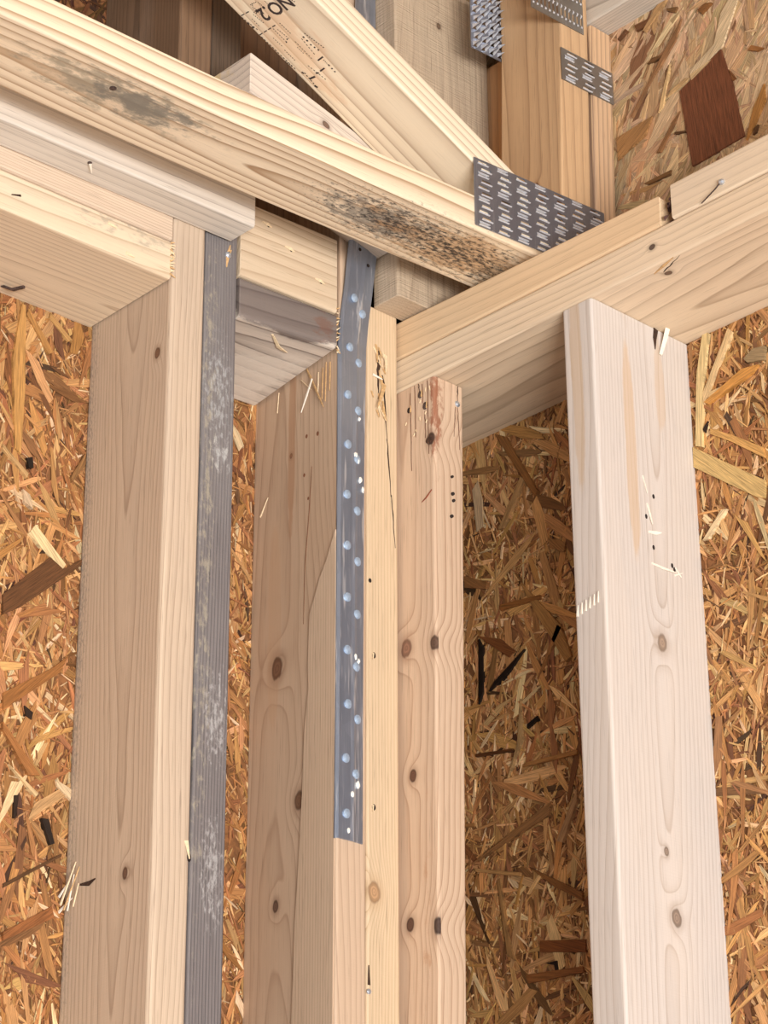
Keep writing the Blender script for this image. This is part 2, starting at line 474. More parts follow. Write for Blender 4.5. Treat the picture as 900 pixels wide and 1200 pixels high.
V_ = math.pi/2
SZ = [(0.60, 7, 24, 0.7, 2.0), (0.86, 15, 42, 1.8, 4.5), (0.97, 30, 65, 3.5, 7.5), (1.0, 45, 85, 6, 11)]
SZU = [(0.45, 12, 45, 0.8, 2.6), (0.80, 35, 90, 3, 9), (1.0, 60, 130, 8, 22)]
chips('L', (-640, 138, -1000, 110), 24000, SZ, 11, wall_left, (V_+0.15, 0.5, 0.5))
chips('L', (-640, 138, 110, 490), 5000, SZ, 14, wall_left, (V_+0.15, 0.5, 0.5), 'D')  # upper bay in darker strands that carry its shade
chips('R', (-620, 130, -960, 70), 23000, SZ, 12, wall_right, (V_-0.1, 0.5, 0.45))
chips('U', (-700, 130, 80, 498), 7000, SZU, 13, wall_up, (2.1, 0.4, 0.75))
# larger wafers one by one: a few outlines shared by many strands
def strands(pn, rect, count, seed, parent, bias, lr, wr):
    rng = random.Random(seed)
    ax, val = PLANES[pn]
    protos = []
    for i in range(count):
        s, t = rng.uniform(rect[0], rect[1]), rng.uniform(rect[2], rect[3])
        ang = rng.gauss(*bias[:2]) if rng.random() < bias[2] else rng.uniform(0, math.pi)
        if len(protos) < 9:
            L, Wd = rng.uniform(*lr), rng.uniform(*wr)
            o = poly_solid('strand', [(x, y) for x, y in strand_outline(rng, L, Wd)], (1, 0), pn, 0, 0.7, (200, 150, 90), parent)
            protos.append(o)
        else:
            o = protos[i % 9].copy(); COL.objects.link(o)
        dep = rng.uniform(1.2, 2.8)
        o.location = Vector(on_plane(pn, s, t, dep))*MM
        axis = Vector((0, 1, 0)) if ax == 1 else Vector((1, 0, 0))
        q = Matrix.Rotation(-ang if ax == 1 else ang, 3, axis)
        tilt = Matrix.Rotation(rng.gauss(0, 0.012), 3, Vector((0, 0, 1))) @ Matrix.Rotation(rng.gauss(0, 0.02), 3, Vector((1, 0, 0)) if ax == 1 else Vector((0, 1, 0)))
        o.rotation_euler = (tilt @ q).to_euler()
        o.color = lin(pick(rng, PAL[pn]))
strands('L', (-470, -285, -720, 20), 130, 21, wall_left, (V_+0.2, 0.5, 0.6), (28, 80), (5, 13))
strands('L', (-212, -75, -720, 5), 40, 22, wall_left, (V_+0.1, 0.5, 0.6), (22, 60), (4, 9))
strands('R', (-215, 40, -720, 0), 120, 23, wall_right, (V_-0.1, 0.55, 0.6), (28, 85), (5, 14))
strands('R', (-480, -262, -720, -2), 130, 24, wall_right, (V_-0.2, 0.6, 0.6), (25, 75), (4, 11))
strands('U', (-480, -150, 90, 420), 60, 25, wall_up, (2.1, 0.45, 0.75), (40, 110), (5, 16))
FLAKES = [
('U',(112,66,42),[(-270.5,292.9),(-327.1,315.5),(-337.0,274.8),(-347.8,201.5),(-280.7,197.4)]),
('U',(206,180,142),[(-342.9,369.8),(-353.5,364.0),(-329.5,318.0),(-287.5,300.0),(-284.8,309.7),(-319.0,325.6),(-330.6,357.4)]),
('U',(140,100,65),[(-279.7,378.2),(-269.8,355.6),(-236.2,326.1),(-205.6,292.6),(-204.6,295.2),(-239.2,335.2)]),
('U',(110,70,40),[(-242.6,401.3),(-241.0,395.6),(-219.5,394.0),(-216.5,403.2)]),
('U',(130,85,45),[(-319.8,377.0),(-306.7,370.2),(-301.5,377.3),(-312.0,380.1)]),
('U',(135,95,60),[(-269.2,269.6),(-258.9,253.9),(-240.2,234.0),(-235.6,235.1),(-259.5,261.9)]),
('U',(120,85,50),[(-253.1,206.3),(-251.5,200.9),(-221.9,203.6),(-216.3,207.2)]),
('U',(165,115,60),[(-377.2,248.3),(-376.5,228.5),(-359.3,204.9),(-349.8,195.5),(-361.2,226.0)]),
('U',(158,116,72),[(-233.1,281.2),(-222.5,263.3),(-183.9,250.4),(-183.2,278.1)]),
('U',(105,72,42),[(-230.6,347.1),(-237.9,350.8),(-249.5,348.0),(-249.3,345.0),(-237.5,345.0)]),
('U',(205,170,120),[(-260.0,332.0),(-256.5,315.8),(-247.3,284.6),(-241.2,281.3),(-251.5,311.9)]),
('U',(100,65,40),[(-203.4,405.8),(-206.7,401.8),(-194.2,395.3),(-192.0,398.6)]),
('U',(185,150,105),[(-284.3,302.7),(-280.6,299.3),(-254.9,294.4),(-259.9,299.3),(-278.7,304.5)]),
('U',(195,165,120),[(-314.2,309.2),(-308.4,306.0),(-287.3,298.0),(-285.6,305.1)]),
('U',(85,55,30),[(-365.8,205.7),(-363.0,198.1),(-358.6,197.2),(-361.4,203.9)]),
('U',(115,80,45),[(-260.4,401.5),(-275.2,395.7),(-271.3,390.3),(-262.4,397.2)]),
('U',(120,75,40),[(-335.7,285.7),(-342.4,273.1),(-337.9,272.3)]),
('U',(150,100,55),[(-365.6,300.2),(-379.9,289.6),(-371.3,290.0),(-360.9,296.5)]),
('U',(90,60,35),[(-260.7,247.8),(-274.0,243.4),(-273.9,241.4),(-261.6,244.7)]),
('U',(175,135,90),[(-254.5,417.8),(-263.5,412.9),(-230.9,386.8),(-227.6,390.8)]),
('R',(205,170,110),[(-262.9,-113.3),(-345.1,-177.7),(-343.5,-195.1),(-334.1,-190.9),(-262.4,-134.8)]),
('R',(215,185,130),[(-285.0,5.1),(-292.6,-2.1),(-281.0,-46.2),(-274.8,-117.6),(-266.4,-113.6),(-273.2,-41.1)]),
('R',(215,180,130),[(-315.5,-5.3),(-320.7,-11.5),(-289.2,-59.4),(-279.9,-73.9),(-279.7,-61.8)]),
('R',(200,140,70),[(-348.3,-57.6),(-341.0,-63.7),(-285.5,-76.0),(-280.1,-71.9),(-328.3,-54.7)]),
('R',(150,125,90),[(-357.5,-41.5),(-356.2,-55.8),(-335.4,-50.6),(-331.4,-45.0),(-343.2,-38.7)]),
('R',(205,155,90),[(-285.7,-101.9),(-313.7,-120.1),(-344.9,-143.2),(-347.1,-155.5),(-308.8,-124.2),(-285.2,-107.6)]),
('R',(40,25,15),[(-283.0,-93.0),(-278.7,-103.3),(-276.7,-99.5)]),
('R',(225,195,150),[(-298.7,-191.0),(-274.4,-213.3),(-267.7,-213.0),(-292.1,-189.7)]),
('L',(100,65,38),[(-371.5,-286.0),(-320.7,-232.8),(-305.5,-241.3),(-285.0,-225.1),(-284.6,-230.9),(-352.1,-293.1),(-370.1,-305.1)]),
('L',(225,195,145),[(-347.5,-217.8),(-340.1,-206.8),(-304.1,-236.6),(-307.1,-241.8),(-327.2,-231.9)]),
('L',(35,25,18),[(-354.0,-142.3),(-347.7,-139.3),(-346.0,-150.0),(-351.1,-151.7)]),
('L',(190,150,100),[(-381.9,-136.7),(-351.4,-157.7),(-352.7,-162.5),(-381.5,-142.5)]),
('L',(150,98,52),[(-365.0,-379.3),(-310.9,-340.7),(-295.7,-325.5),(-304.3,-344.5),(-363.8,-395.2)]),
('L',(200,170,135),[(-356.7,-175.6),(-348.4,-178.8),(-344.3,-192.1),(-354.3,-187.9)]),
('L',(140,100,60),[(-287.6,-115.8),(-286.9,-127.7),(-300.8,-150.3),(-302.8,-144.9)]),
('L',(60,40,25),[(-333.6,-233.8),(-324.7,-219.5),(-322.6,-227.6),(-327.2,-231.9)]),
('L',(90,60,35),[(-352.9,-552.5),(-292.7,-513.4),(-292.6,-516.0),(-352.6,-556.3)]),
('L',(145,90,50),[(-349.9,-594.9),(-300.6,-562.9),(-297.0,-572.5),(-349.4,-602.3)]),
('L',(40,28,20),[(-316.2,-485.5),(-308.5,-485.1),(-301.0,-505.9),(-305.5,-508.1)]),
('L',(215,185,145),[(-303.0,-446.7),(-285.3,-452.1),(-284.7,-462.7),(-301.0,-452.9)]),
('L',(220,185,135),[(-354.4,-443.8),(-320.7,-464.0),(-323.6,-467.3)]),
('L',(160,105,58),[(-363.1,-405.8),(-320.2,-446.6),(-332.4,-449.3),(-362.6,-413.7)]),
('L',(45,30,20),[(-346.4,-471.0),(-341.9,-470.0),(-343.5,-491.3),(-346.5,-492.0)]),
('L',(45,30,20),[(-341.3,-385.6),(-331.6,-390.0),(-332.7,-397.0),(-339.1,-394.5)]),
('L',(190,140,80),[(-370.5,15.9),(-365.9,16.6),(-361.2,-71.4),(-361.2,-140.7),(-368.3,-136.9),(-376.8,-45.0)]),
('L',(185,140,85),[(-336.6,20.0),(-309.2,-0.6),(-313.8,-3.4),(-337.4,13.1)]),
('L',(175,125,70),[(-362.2,14.7),(-330.6,-21.6),(-336.2,-25.8),(-364.1,7.4)]),
('R',(140,90,45),[(-2.4,-196.1),(-57.6,-202.5),(-57.4,-207.0),(-2.1,-202.3)]),
('R',(28,20,15),[(-33.8,-253.4),(-11.4,-272.7),(16.9,-284.4),(8.6,-276.1)]),
('R',(30,22,16),[(29.0,-224.0),(23.3,-235.0),(24.9,-283.7),(31.3,-294.1)]),
('R',(165,125,80),[(-35.9,-64.2),(-41.8,-69.5),(-9.6,-113.1),(-2.3,-112.3)]),
('R',(160,115,65),[(-31.0,-180.2),(-82.7,-242.2),(-96.0,-279.2),(-88.2,-282.9),(-52.7,-224.0)]),
('R',(135,88,45),[(-1.4,-2.5),(-17.6,-11.8),(-58.9,-88.4),(-54.7,-93.3)]),
('R',(140,95,55),[(47.2,-148.9),(14.8,-165.6),(17.0,-172.8),(47.6,-161.6)]),
('R',(150,105,60),[(-72.1,-145.1),(-94.8,-157.3),(-92.3,-167.3),(-73.5,-156.5)]),
('R',(120,72,38),[(30.9,-220.3),(-1.0,-232.9),(-20.1,-250.9),(-12.0,-256.1)]),
('R',(155,105,60),[(-78.9,-241.1),(-84.4,-245.8),(-57.8,-280.0),(-49.7,-289.7)]),
('R',(145,102,62),[(46.5,-456.4),(-62.5,-418.8),(-58.2,-432.0),(15.0,-449.1)]),
('R',(130,85,45),[(-29.8,-476.4),(-97.8,-516.3),(-97.4,-524.4),(-62.1,-503.1)]),
('R',(170,130,90),[(-96.2,-414.3),(-95.5,-426.9),(-75.2,-462.8),(-67.9,-459.7)]),
('R',(120,70,35),[(-41.3,-551.1),(-98.9,-561.3),(-98.2,-573.2),(-40.8,-561.9)]),
('R',(25,18,12),[(-47.9,-327.9),(-47.7,-332.2),(-34.0,-337.4),(-34.2,-333.0)]),
('R',(152,112,68),[(8.4,-479.2),(2.6,-528.3),(-7.3,-563.5),(1.8,-556.2),(12.3,-481.2)]),
('R',(90,55,28),[(37.0,-345.4),(-14.0,-352.8),(-12.0,-355.2),(37.1,-348.4)]),
('R',(165,115,65),[(-98.2,-376.3),(-98.0,-380.5),(-26.6,-375.1),(-30.6,-371.8)]),
('R',(30,20,14),[(-47.6,-574.1),(-62.2,-574.2),(-63.4,-585.3),(-59.9,-584.6),(-58.4,-577.5)]),
('R',(135,85,45),[(-21.5,-579.9),(-93.9,-585.8),(-95.4,-591.4),(-24.8,-588.7)]),
('R',(170,135,90),[(-25.8,-303.9),(-27.9,-346.1),(-5.1,-381.4),(-19.9,-349.9)]),
('R',(175,130,80),[(42.8,-461.6),(-18.3,-479.5),(-18.2,-483.6),(40.9,-465.7)]),
]
PARENT = {'L': wall_left, 'R': wall_right, 'U': wall_up}
for i, (pn, c, pl) in enumerate(FLAKES):
    # grain follows the longest span of the outline
    best = max(((p, q) for p in pl for q in pl), key=lambda e: (e[0][0]-e[1][0])**2+(e[0][1]-e[1][1])**2)
    d = Vector((best[1][0]-best[0][0], best[1][1]-best[0][1])).normalized()
    if pn == 'U' and i == 0: d = Vector((0.08, 1)).normalized()
    poly_solid('strand', pl, (d.x, d.y), pn, 4.0 + 0.12*(i % 5), 0.8, c, PARENT[pn])

# ---------------------------------------------------------------- lumber of the left wall (runs along x, room side y = 0)
skew = lambda x, y, z: (0.066*y, 0, 0)
W_post = wood('wood_post', (205, 180, 152), (158, 120, 88), ring=240, pith=(-0.075, -0.012), tilt=(0.02, 0.004), warp=0.010, contrast=0.42,
              mottle=(176, 156, 138), mottle_amt=0.35, grain=0.07,
              knots=[('b', -0.0494, 1.0860, 0.0042, (120, 84, 62), -0.02025), ('b', -0.028, 0.5890, 0.004, (110, 78, 60), -0.02025)],
              stains=[((-0.02, 0.072, 0.9090), (0.03, 0.022, 0.62), (122, 114, 108), 0.6, 520, 0.22)])
post = board('wall_stud', (-295, 0, -2462), (-254.5, 140, 180), 'z', W_post, skew, 12, r=5.5, kind='thing', cat='stud',
             label='tan stud beside the grey weathered one, plates ending against it')
W_grey = wood('wood_weathered', (124, 115, 112), (64, 59, 62), ring=300, pith=(0.5, 0.03), tilt=(0.004, 0), warp=0.004, contrast=0.9,
              mottle=(138, 134, 132), mottle_amt=0.4, grain=0.2, bump=0.8,
              stains=[((-0.013, -0.068, 0.9100), (0.012, 0.02, 0.33), (170, 160, 138), 0.6, 200, 0.1),
                      ((0.0, -0.068, 1.0600), (0.018, 0.03, 0.06), (176, 176, 174), 0.6, 260, 0.14),
                      ((0.004, -0.068, 0.9970), (0.012, 0.03, 0.02), (190, 188, 184), 0.7, 200, 0.2),
                      ((0.005, -0.068, 0.7370), (0.014, 0.03, 0.05), (186, 182, 178), 0.6, 260, 0.15),
                      ((0.004, -0.068, 0.5970), (0.014, 0.03, 0.05), (186, 182, 178), 0.6, 260, 0.15)])
grey = board('wall_stud', (-252.5, 3, -2462), (-213.5, 140, 178), 'z', W_grey, skew, 12, r=2.5, kind='thing', cat='stud',
             label='dark grey weathered stud with a nail near its top')
W_c1 = wood('wood_center', (203, 172, 142), (160, 112, 78), ring=190, pith=(-0.085, 0.02), tilt=(-0.03, 0.03), warp=0.013, contrast=0.34,
            mottle=(186, 144, 108), mottle_amt=0.3, grain=0.06,
            knots=[('b', 0.0243, 0.358, 0.0085, (122, 84, 62), -0.0186), ('b', -0.0133, 0.214, 0.007, (118, 84, 62), -0.0186), ('b', 0.02, 0.120, 0.0045, (104, 76, 62), -0.0186),
                   ('b', -0.0473, 0.078, 0.0048, (120, 84, 64), -0.0186), ('b', 0.0073, 0.581, 0.0022, (150, 104, 76), -0.0186)],
            stains=[((-0.0186, 0.006, 0.60), (0.03, 0.007, 0.13), (172, 128, 94), 0.6, 24, 0.9), ((-0.0186, 0.030, 0.40), (0.03, 0.012, 0.12), (196, 160, 128), 0.5, 24, 0.8)])
lean = lambda x, y, z: (0.066*y+0.0075*(z+300), 0, 0)
W_c2 = wood('wood_yellow', (210, 182, 146), (186, 142, 92), ring=260, pith=(0.4, 0.01), tilt=(0.002, 0), warp=0.004, contrast=0.45,
            mottle=(226, 192, 150), mottle_amt=0.25, grain=0.08,
            knots=[('a', -0.012, 0.329, 0.0075, (190, 148, 108), -0.07)])
c1 = board('wall_stud', (-84.5, 0, -1800), (-47.3, 140, 498), 'z', W_c1, lambda x, y, z: ((0.066*y if x < -66 else 0)+0.0075*(z+300), 0, 0), 12, kind='thing', cat='stud',
           label='tan stud carrying the nailed metal strap on its edge')
c2 = board('wall_stud', (-46.2, 0, -1800), (-5, 140, 84), 'z', W_c2, lambda x, y, z: (0.0075*(z+300), 0, 0), 12, kind='thing', cat='stud',
           label='yellowish stud with a torn cracked edge beside the metal strap')
# plates
W_L3 = wood('wood_plate', (226, 204, 172), (188, 146, 104), ring=150, pith=(0.01, -0.06), tilt=(0.012, 0.03), warp=0.010, contrast=0.42,
            mottle=(222, 190, 148), mottle_amt=0.35, grain=0.06,
            stains=[((-0.066, 0.012, 0.56), (0.02, 0.014, 0.09), (150, 138, 124), 0.5, 160, 0.12)])
board('bottom_plate', (-1500, 0, 15), (-296.5, 140, 55.5), 'x', W_L3,
      lambda x, y, z: (0.07*y, 0, 0.018*(x+297)+0.055*y*(1 if z < 35 else 0)), 16, kind='thing', cat='plate',
      label='lower wall plate butting the tan stud, pale broad underside in view')
W_L2 = wood('wood_plate_upper', (216, 190, 162), (170, 130, 102), ring=330, pith=(0.02, -0.4), tilt=(0, 0.002), warp=0.004, contrast=0.45, mottle_amt=0.2)
board('top_plate', (-1500, 0, 57.0), (-296, 140, 95), 'x', W_L2, lambda x, y, z: (0.07*y, 0, 0.018*(x+297)), 4, kind='thing', cat='plate',
      label='thin pinkish plate lying over the lower plate beside the tan stud')
W_A = wood('wood_board', (208, 196, 180), (158, 138, 122), ring=135, pith=(-0.25, 0.16), tilt=(0.004, 0.002), warp=0.005, contrast=0.5,
           mottle=(232, 222, 208), mottle_amt=0.5, grain=0.07)
A = board('ledger_board', (-1500, -38, 83.5), (-226, -0.3, 172), 'x', W_A, lambda x, y, z: (0, 0, 0.034*(x+226)), 4, r=2.5, kind='thing', cat='board',
          label='pale board with thin grey grain lines ending over the grey stud')
W_C = wood('wood_block', (214, 190, 158), (184, 140, 100), ring=200, pith=(-0.16, -0.08), tilt=(0.01, -0.02), warp=0.008, contrast=0.45,
           mottle=(204, 170, 130), mottle_amt=0.3, grain=0.06)
Cb = board('header_board', (-212, 0.4, 59), (-84.8, 38, 144.5), 'x', W_C, lambda x, y, z: (0.066*y, 0, 0.047*(x+83)), 4, kind='thing', cat='board',
           label='tan upright board resting on the dark grey plate between studs')
W_G = wood('wood_greyplate', (214, 198, 180), (106, 84, 76), ring=70, pith=(-0.03, -0.03), tilt=(0.04, 0.02), warp=0.018, contrast=0.7,
           mottle=(210, 196, 178), mottle_amt=0.55, grain=0.15, bump=0.6,
           stains=[((-0.072, 0.006, 0), (0.02, 0.034, 0.12), (98, 86, 82), 0.85, 60, 1.2), ((-0.07, 0.0, 0.045), (0.014, 0.02, 0.022), (120, 84, 68), 0.6, 120, 0.2),
                   ((0.02, -0.02, 0), (0.06, 0.03, 0.09), (226, 214, 198), 0.75, 30, 0.4)])
def gw(x, y, z):
    low = (z < 40)
    t = (x+212)/128.0
    dz = 0.047*(x+83)
    if low: dz = (7+13*t)*(1-y/140)+(2+7*t)*(y/140)-18
    return (0.066*y, 0, dz)
Gp = board('bottom_plate', (-212, 0.2, 18), (-85, 140, 57.5), 'x', W_G, gw, 6, r=5, kind='thing', cat='plate',
           label='dark grey stained plate between the weathered stud and the strap')
# upright 2x6 nailed against the double stud
W_V = wood('wood_upright', (186, 162, 134), (136, 104, 78), ring=210, pith=(-0.03, 0.075), tilt=(0.03, 0.02), warp=0.012, contrast=0.3,
           mottle=(206, 184, 156), mottle_amt=0.4, grain=0.18, saw=2.0, bump=1.0,
           knots=[('a', -0.005, 0.151, 0.0032, (116, 90, 70), -0.019)])
Vb = board('upright_board', (-37, -38, 82.5), (103, -0.3, 498), 'z', W_V, None, 1, kind='thing', cat='board',
           label='rough upright board behind the truss, cut end hanging above the plates')

# ---------------------------------------------------------------- lumber of the right wall (runs along y, room side x = 0)
W_R = wood('wood_palestud', (203, 192, 182), (176, 146, 120), ring=215, pith=(-0.02, -0.06), tilt=(0.03, 0.02), warp=0.010, contrast=0.36,
           mottle=(222, 200, 176), mottle_amt=0.25, grain=0.05,
           knots=[('a', 0.0046, 0.90, 0.0065, (168, 142, 120), -0.019), ('a', 0.0024, 0.644, 0.0062, (150, 128, 110), -0.019), ('a', -0.0062, 0.702, 0.003, (150, 128, 110), -0.019)],
           stains=[((-0.024, -0.019, 1.10), (0.009, 0.03, 0.15), (196, 164, 128), 0.55, 26, 0.8), ((-0.07, 0.003, 1.16), (0.02, 0.008, 0.13), (188, 158, 122), 0.5, 30, 0.8),
                   ((0.022, -0.019, 1.17), (0.008, 0.03, 0.06), (196, 166, 132), 0.4, 30, 0.8)])
Rs = board('wall_stud', (0, -262, -2462), (140, -224, -0.4), 'z', W_R, None, 1, r=3.5, kind='thing', cat='stud',
           label='wide whitish stud under the long plate with a split near its top')
W_F = wood('wood_knotty', (212, 178, 146), (176, 116, 76), ring=190, pith=(-0.055, 0.012), tilt=(0.012, -0.012), warp=0.012, contrast=0.5,
           mottle=(222, 192, 162), mottle_amt=0.4, grain=0.07,
           knots=[('b', -0.0380, 0.831, 0.0052, (74, 50, 40), -0.01875), ('b', -0.0118, 0.489, 0.0045, (100, 64, 48), -0.01875), ('b', -0.0415, 0.6145, 0.0055, (92, 64, 50), -0.01875),
                  ('b', -0.0445, 0.3385, 0.0065, (66, 46, 40), -0.01875), ('b', -0.0075, 0.347, 0.0048, (92, 60, 46), -0.01875), ('b', -0.0030, 0.62, 0.007, (150, 108, 86), -0.01875)],
           stains=[((-0.018, -0.043, 0.87), (0.012, 0.006, 0.075), (140, 72, 40), 0.75, 160, 0.3), ((-0.02, -0.03, 0.25), (0.02, 0.006, 0.2), (178, 128, 92), 0.5, 90, 0.1)])
Fs = board('wall_stud', (0, -46, -1800), (37.5, 42, -0.6), 'z', W_F, lambda x, y, z: (0.008*max(z, -700)+3.5 if x > 18 else 0, -0.0125*(max(z, -700)+300), 0), 24, kind='thing', cat='stud',
           label='knotty stud with dark nail holes in the corner beside the double studs')
W_R1 = wood('wood_longplate', (224, 198, 164), (176, 136, 98), ring=170, pith=(0.02, 0.10), tilt=(0.006, 0.010), warp=0.009, contrast=0.42,
            mottle=(228, 206, 178), mottle_amt=0.4, grain=0.06,
            knots=[('a', -0.0495, -0.059, 0.0032, (110, 80, 60), -0.0188), ('b', 0.0012, -0.058, 0.0028, (90, 70, 60), -0.07)])
R1 = board('wall_plate', (0.3, -700, 0), (140, 138, 37.6), 'y', W_R1, None, 1, r=3, kind='thing', cat='plate',
           label='long pale plate resting across the whitish stud, broad underside in view')
W_R2 = wood('wood_topplate', (222, 188, 146), (186, 140, 96), ring=120, pith=(-0.10, 0.05), tilt=(0.012, 0.02), warp=0.008, contrast=0.3,
            mottle=(228, 200, 162), mottle_amt=0.3, grain=0.06)
R2 = board('top_plate', (0.3, -355, 38.4), (140, 138, 77), 'y', W_R2,
           lambda x, y, z: (0, (4*math.sin(z*0.35)+5*math.sin(x*0.23) if y < -345 else 0), (4.2+0.027*min(0, y+3) if z > 58 else 0)), 20, kind='thing', cat='plate',
           label='tan plate with a ragged end under the truss corner')
W_R3 = wood('wood_topplate_pale', (224, 200, 168), (190, 156, 120), ring=120, pith=(-0.10, 0.05), tilt=(0.01, 0.02), warp=0.008, contrast=0.25, mottle_amt=0.3, grain=0.06)
R3 = board('top_plate', (0, -700, 38.8), (140, -364.5, 77), 'y', W_R3, None, 1, r=3.5, kind='thing', cat='plate',
           label='pale plate with a bent nail beyond the dark gap, over the long plate')
W_RB = wood('wood_ribbon', (202, 188, 170), (140, 122, 104), ring=260, pith=(0.3, 0.03), tilt=(0.01, 0.0), warp=0.005, contrast=0.5, mottle_amt=0.3)
RB = board('ribbon_board', (112, -900, 412), (146.6, -93, 450), 'y', W_RB, None, 1, kind='thing', cat='board',
           label='greyish board running along the top of the tan strand board')

# ---------------------------------------------------------------- floor truss, laid flat lumber joined by toothed plates
truss = link('floor_truss', None, kind='thing', cat='truss', loc=(-0.3, -0.1355, 0.087),
             label='pale floor truss with toothed metal plates resting on the tan plate')
ct = lambda x: 0.041*x
W_ch = wood('wood_chord', (238, 218, 186), (186, 138, 90), ring=125, pith=(0.0, -0.045), tilt=(0.012, 0.030), warp=0.009, contrast=0.62, sharp=0.45,
            mottle=(232, 200, 156), mottle_amt=0.3, grain=0.05,
            stains=[((-0.010, -0.019, 0.215), (0.032, 0.02, 0.12), (150, 140, 120), 0.75, 90, 0.26),
                    ((-0.012, -0.019, 0.25), (0.026, 0.02, 0.07), (122, 118, 108), 0.8, 130, 0.32),
                    ((0.0, -0.019, 0.545), (0.032, 0.02, 0.085), (128, 122, 112), 0.75, 150, 0.36),
                    ((0.0, -0.019, 0.66), (0.04, 0.02, 0.16), (186, 142, 94), 0.6, 60, 0.3),
                    ((-0.004, -0.019, 0.56), (0.036, 0.02, 0.10), (50, 46, 44), 0.9, 400, 0.13),
                    ((0.0, -0.019, 0.65), (0.038, 0.02, 0.11), (44, 41, 40), 0.92, 330, 0.15),
                    ((0.016, -0.019, 0.71), (0.026, 0.02, 0.08), (52, 44, 40), 0.85, 300, 0.10)])
chord = board('bottom_chord', (-1500, -180, 87), (100, -91, 125), 'x', W_ch, lambda x, y, z: (0, 0, ct(x)+(-3.5*math.sin(max(0, min(1, (x+600)/600))*math.pi))), 40, r=2.5, parent=truss)
W_dg = wood('wood_diagonal', (238, 219, 188), (182, 138, 98), ring=115, pith=(-0.02, -0.06), tilt=(0.006, 0.010), warp=0.006, contrast=0.5, sharp=0.5,
            mottle=(236, 208, 168), mottle_amt=0.3, grain=0.04,
            stains=[((0.02, -0.018, 0.12), (0.035, 0.02, 0.09), (216, 176, 138), 0.5, 60, 0.3)])
def dgw(x, y, z):
    nz = z+159.7-0.435*(x+72)+0.11*(y+180)
    nz = max(nz, 126.0+ct(x)+(z*0.2))
    return (0, 0, nz-z)
diag = board('diagonal_web', (-800, -180, 0), (57.5, -91, 37), 'x', W_dg, dgw, 90, r=2.5, parent=truss)
W_wb = wood('wood_web', (204, 164, 120), (168, 118, 74), ring=110, pith=(-0.05, 0.02), tilt=(0.03, 0.05), warp=0.012, contrast=0.45,
            mottle=(222, 186, 142), mottle_amt=0.5, grain=0.08, knots=[('b', -0.008, -0.11, 0.003, (150, 96, 58), -0.0215)])
lean2 = lambda x, y, z: (0.04*(min(z, 400)-200)+0.02*(y+180), 0, 0)
board('vertical_web', (58.5, -180, 127), (101.5, -91, 498), 'z', W_wb, lean2, 4, r=2.5, parent=truss)
W_ew = wood('wood_endweb', (214, 172, 128), (132, 88, 56), ring=150, pith=(0.25, 0.02), tilt=(0.006, 0.0), warp=0.005, contrast=0.8, mottle_amt=0.25, grain=0.1)
board('end_web', (114, -180, 79), (146.3, -93, 410.5), 'z', W_ew, lambda x, y, z: (min(0, 0.03*(z-410)), 0, 0), 4, r=2.5, parent=truss)
W_S = wood('wood_slope', (216, 200, 182), (150, 122, 104), ring=115, pith=(-0.02, 0.15), tilt=(0.004, 0.003), warp=0.005, contrast=0.55,
           mottle=(226, 212, 196), mottle_amt=0.4, grain=0.08, knots=[('b', 0.004, -0.0236, 0.0035, (120, 92, 76), -0.044)],
           stains=[((0.02, 0.014, -0.12), (0.045, 0.012, 0.006), (214, 184, 112), 0.6, 60, 0.3)])
S = board('sloping_brace', (-279, -90, 0), (-38, -2, 44), 'x', W_S, lambda x, y, z: (0, 0, 233.7-44-0.222*(x+279)), 8, r=1.5, kind='thing', cat='brace',
          label='short sloping brace with ringed cut end showing above the truss chord')

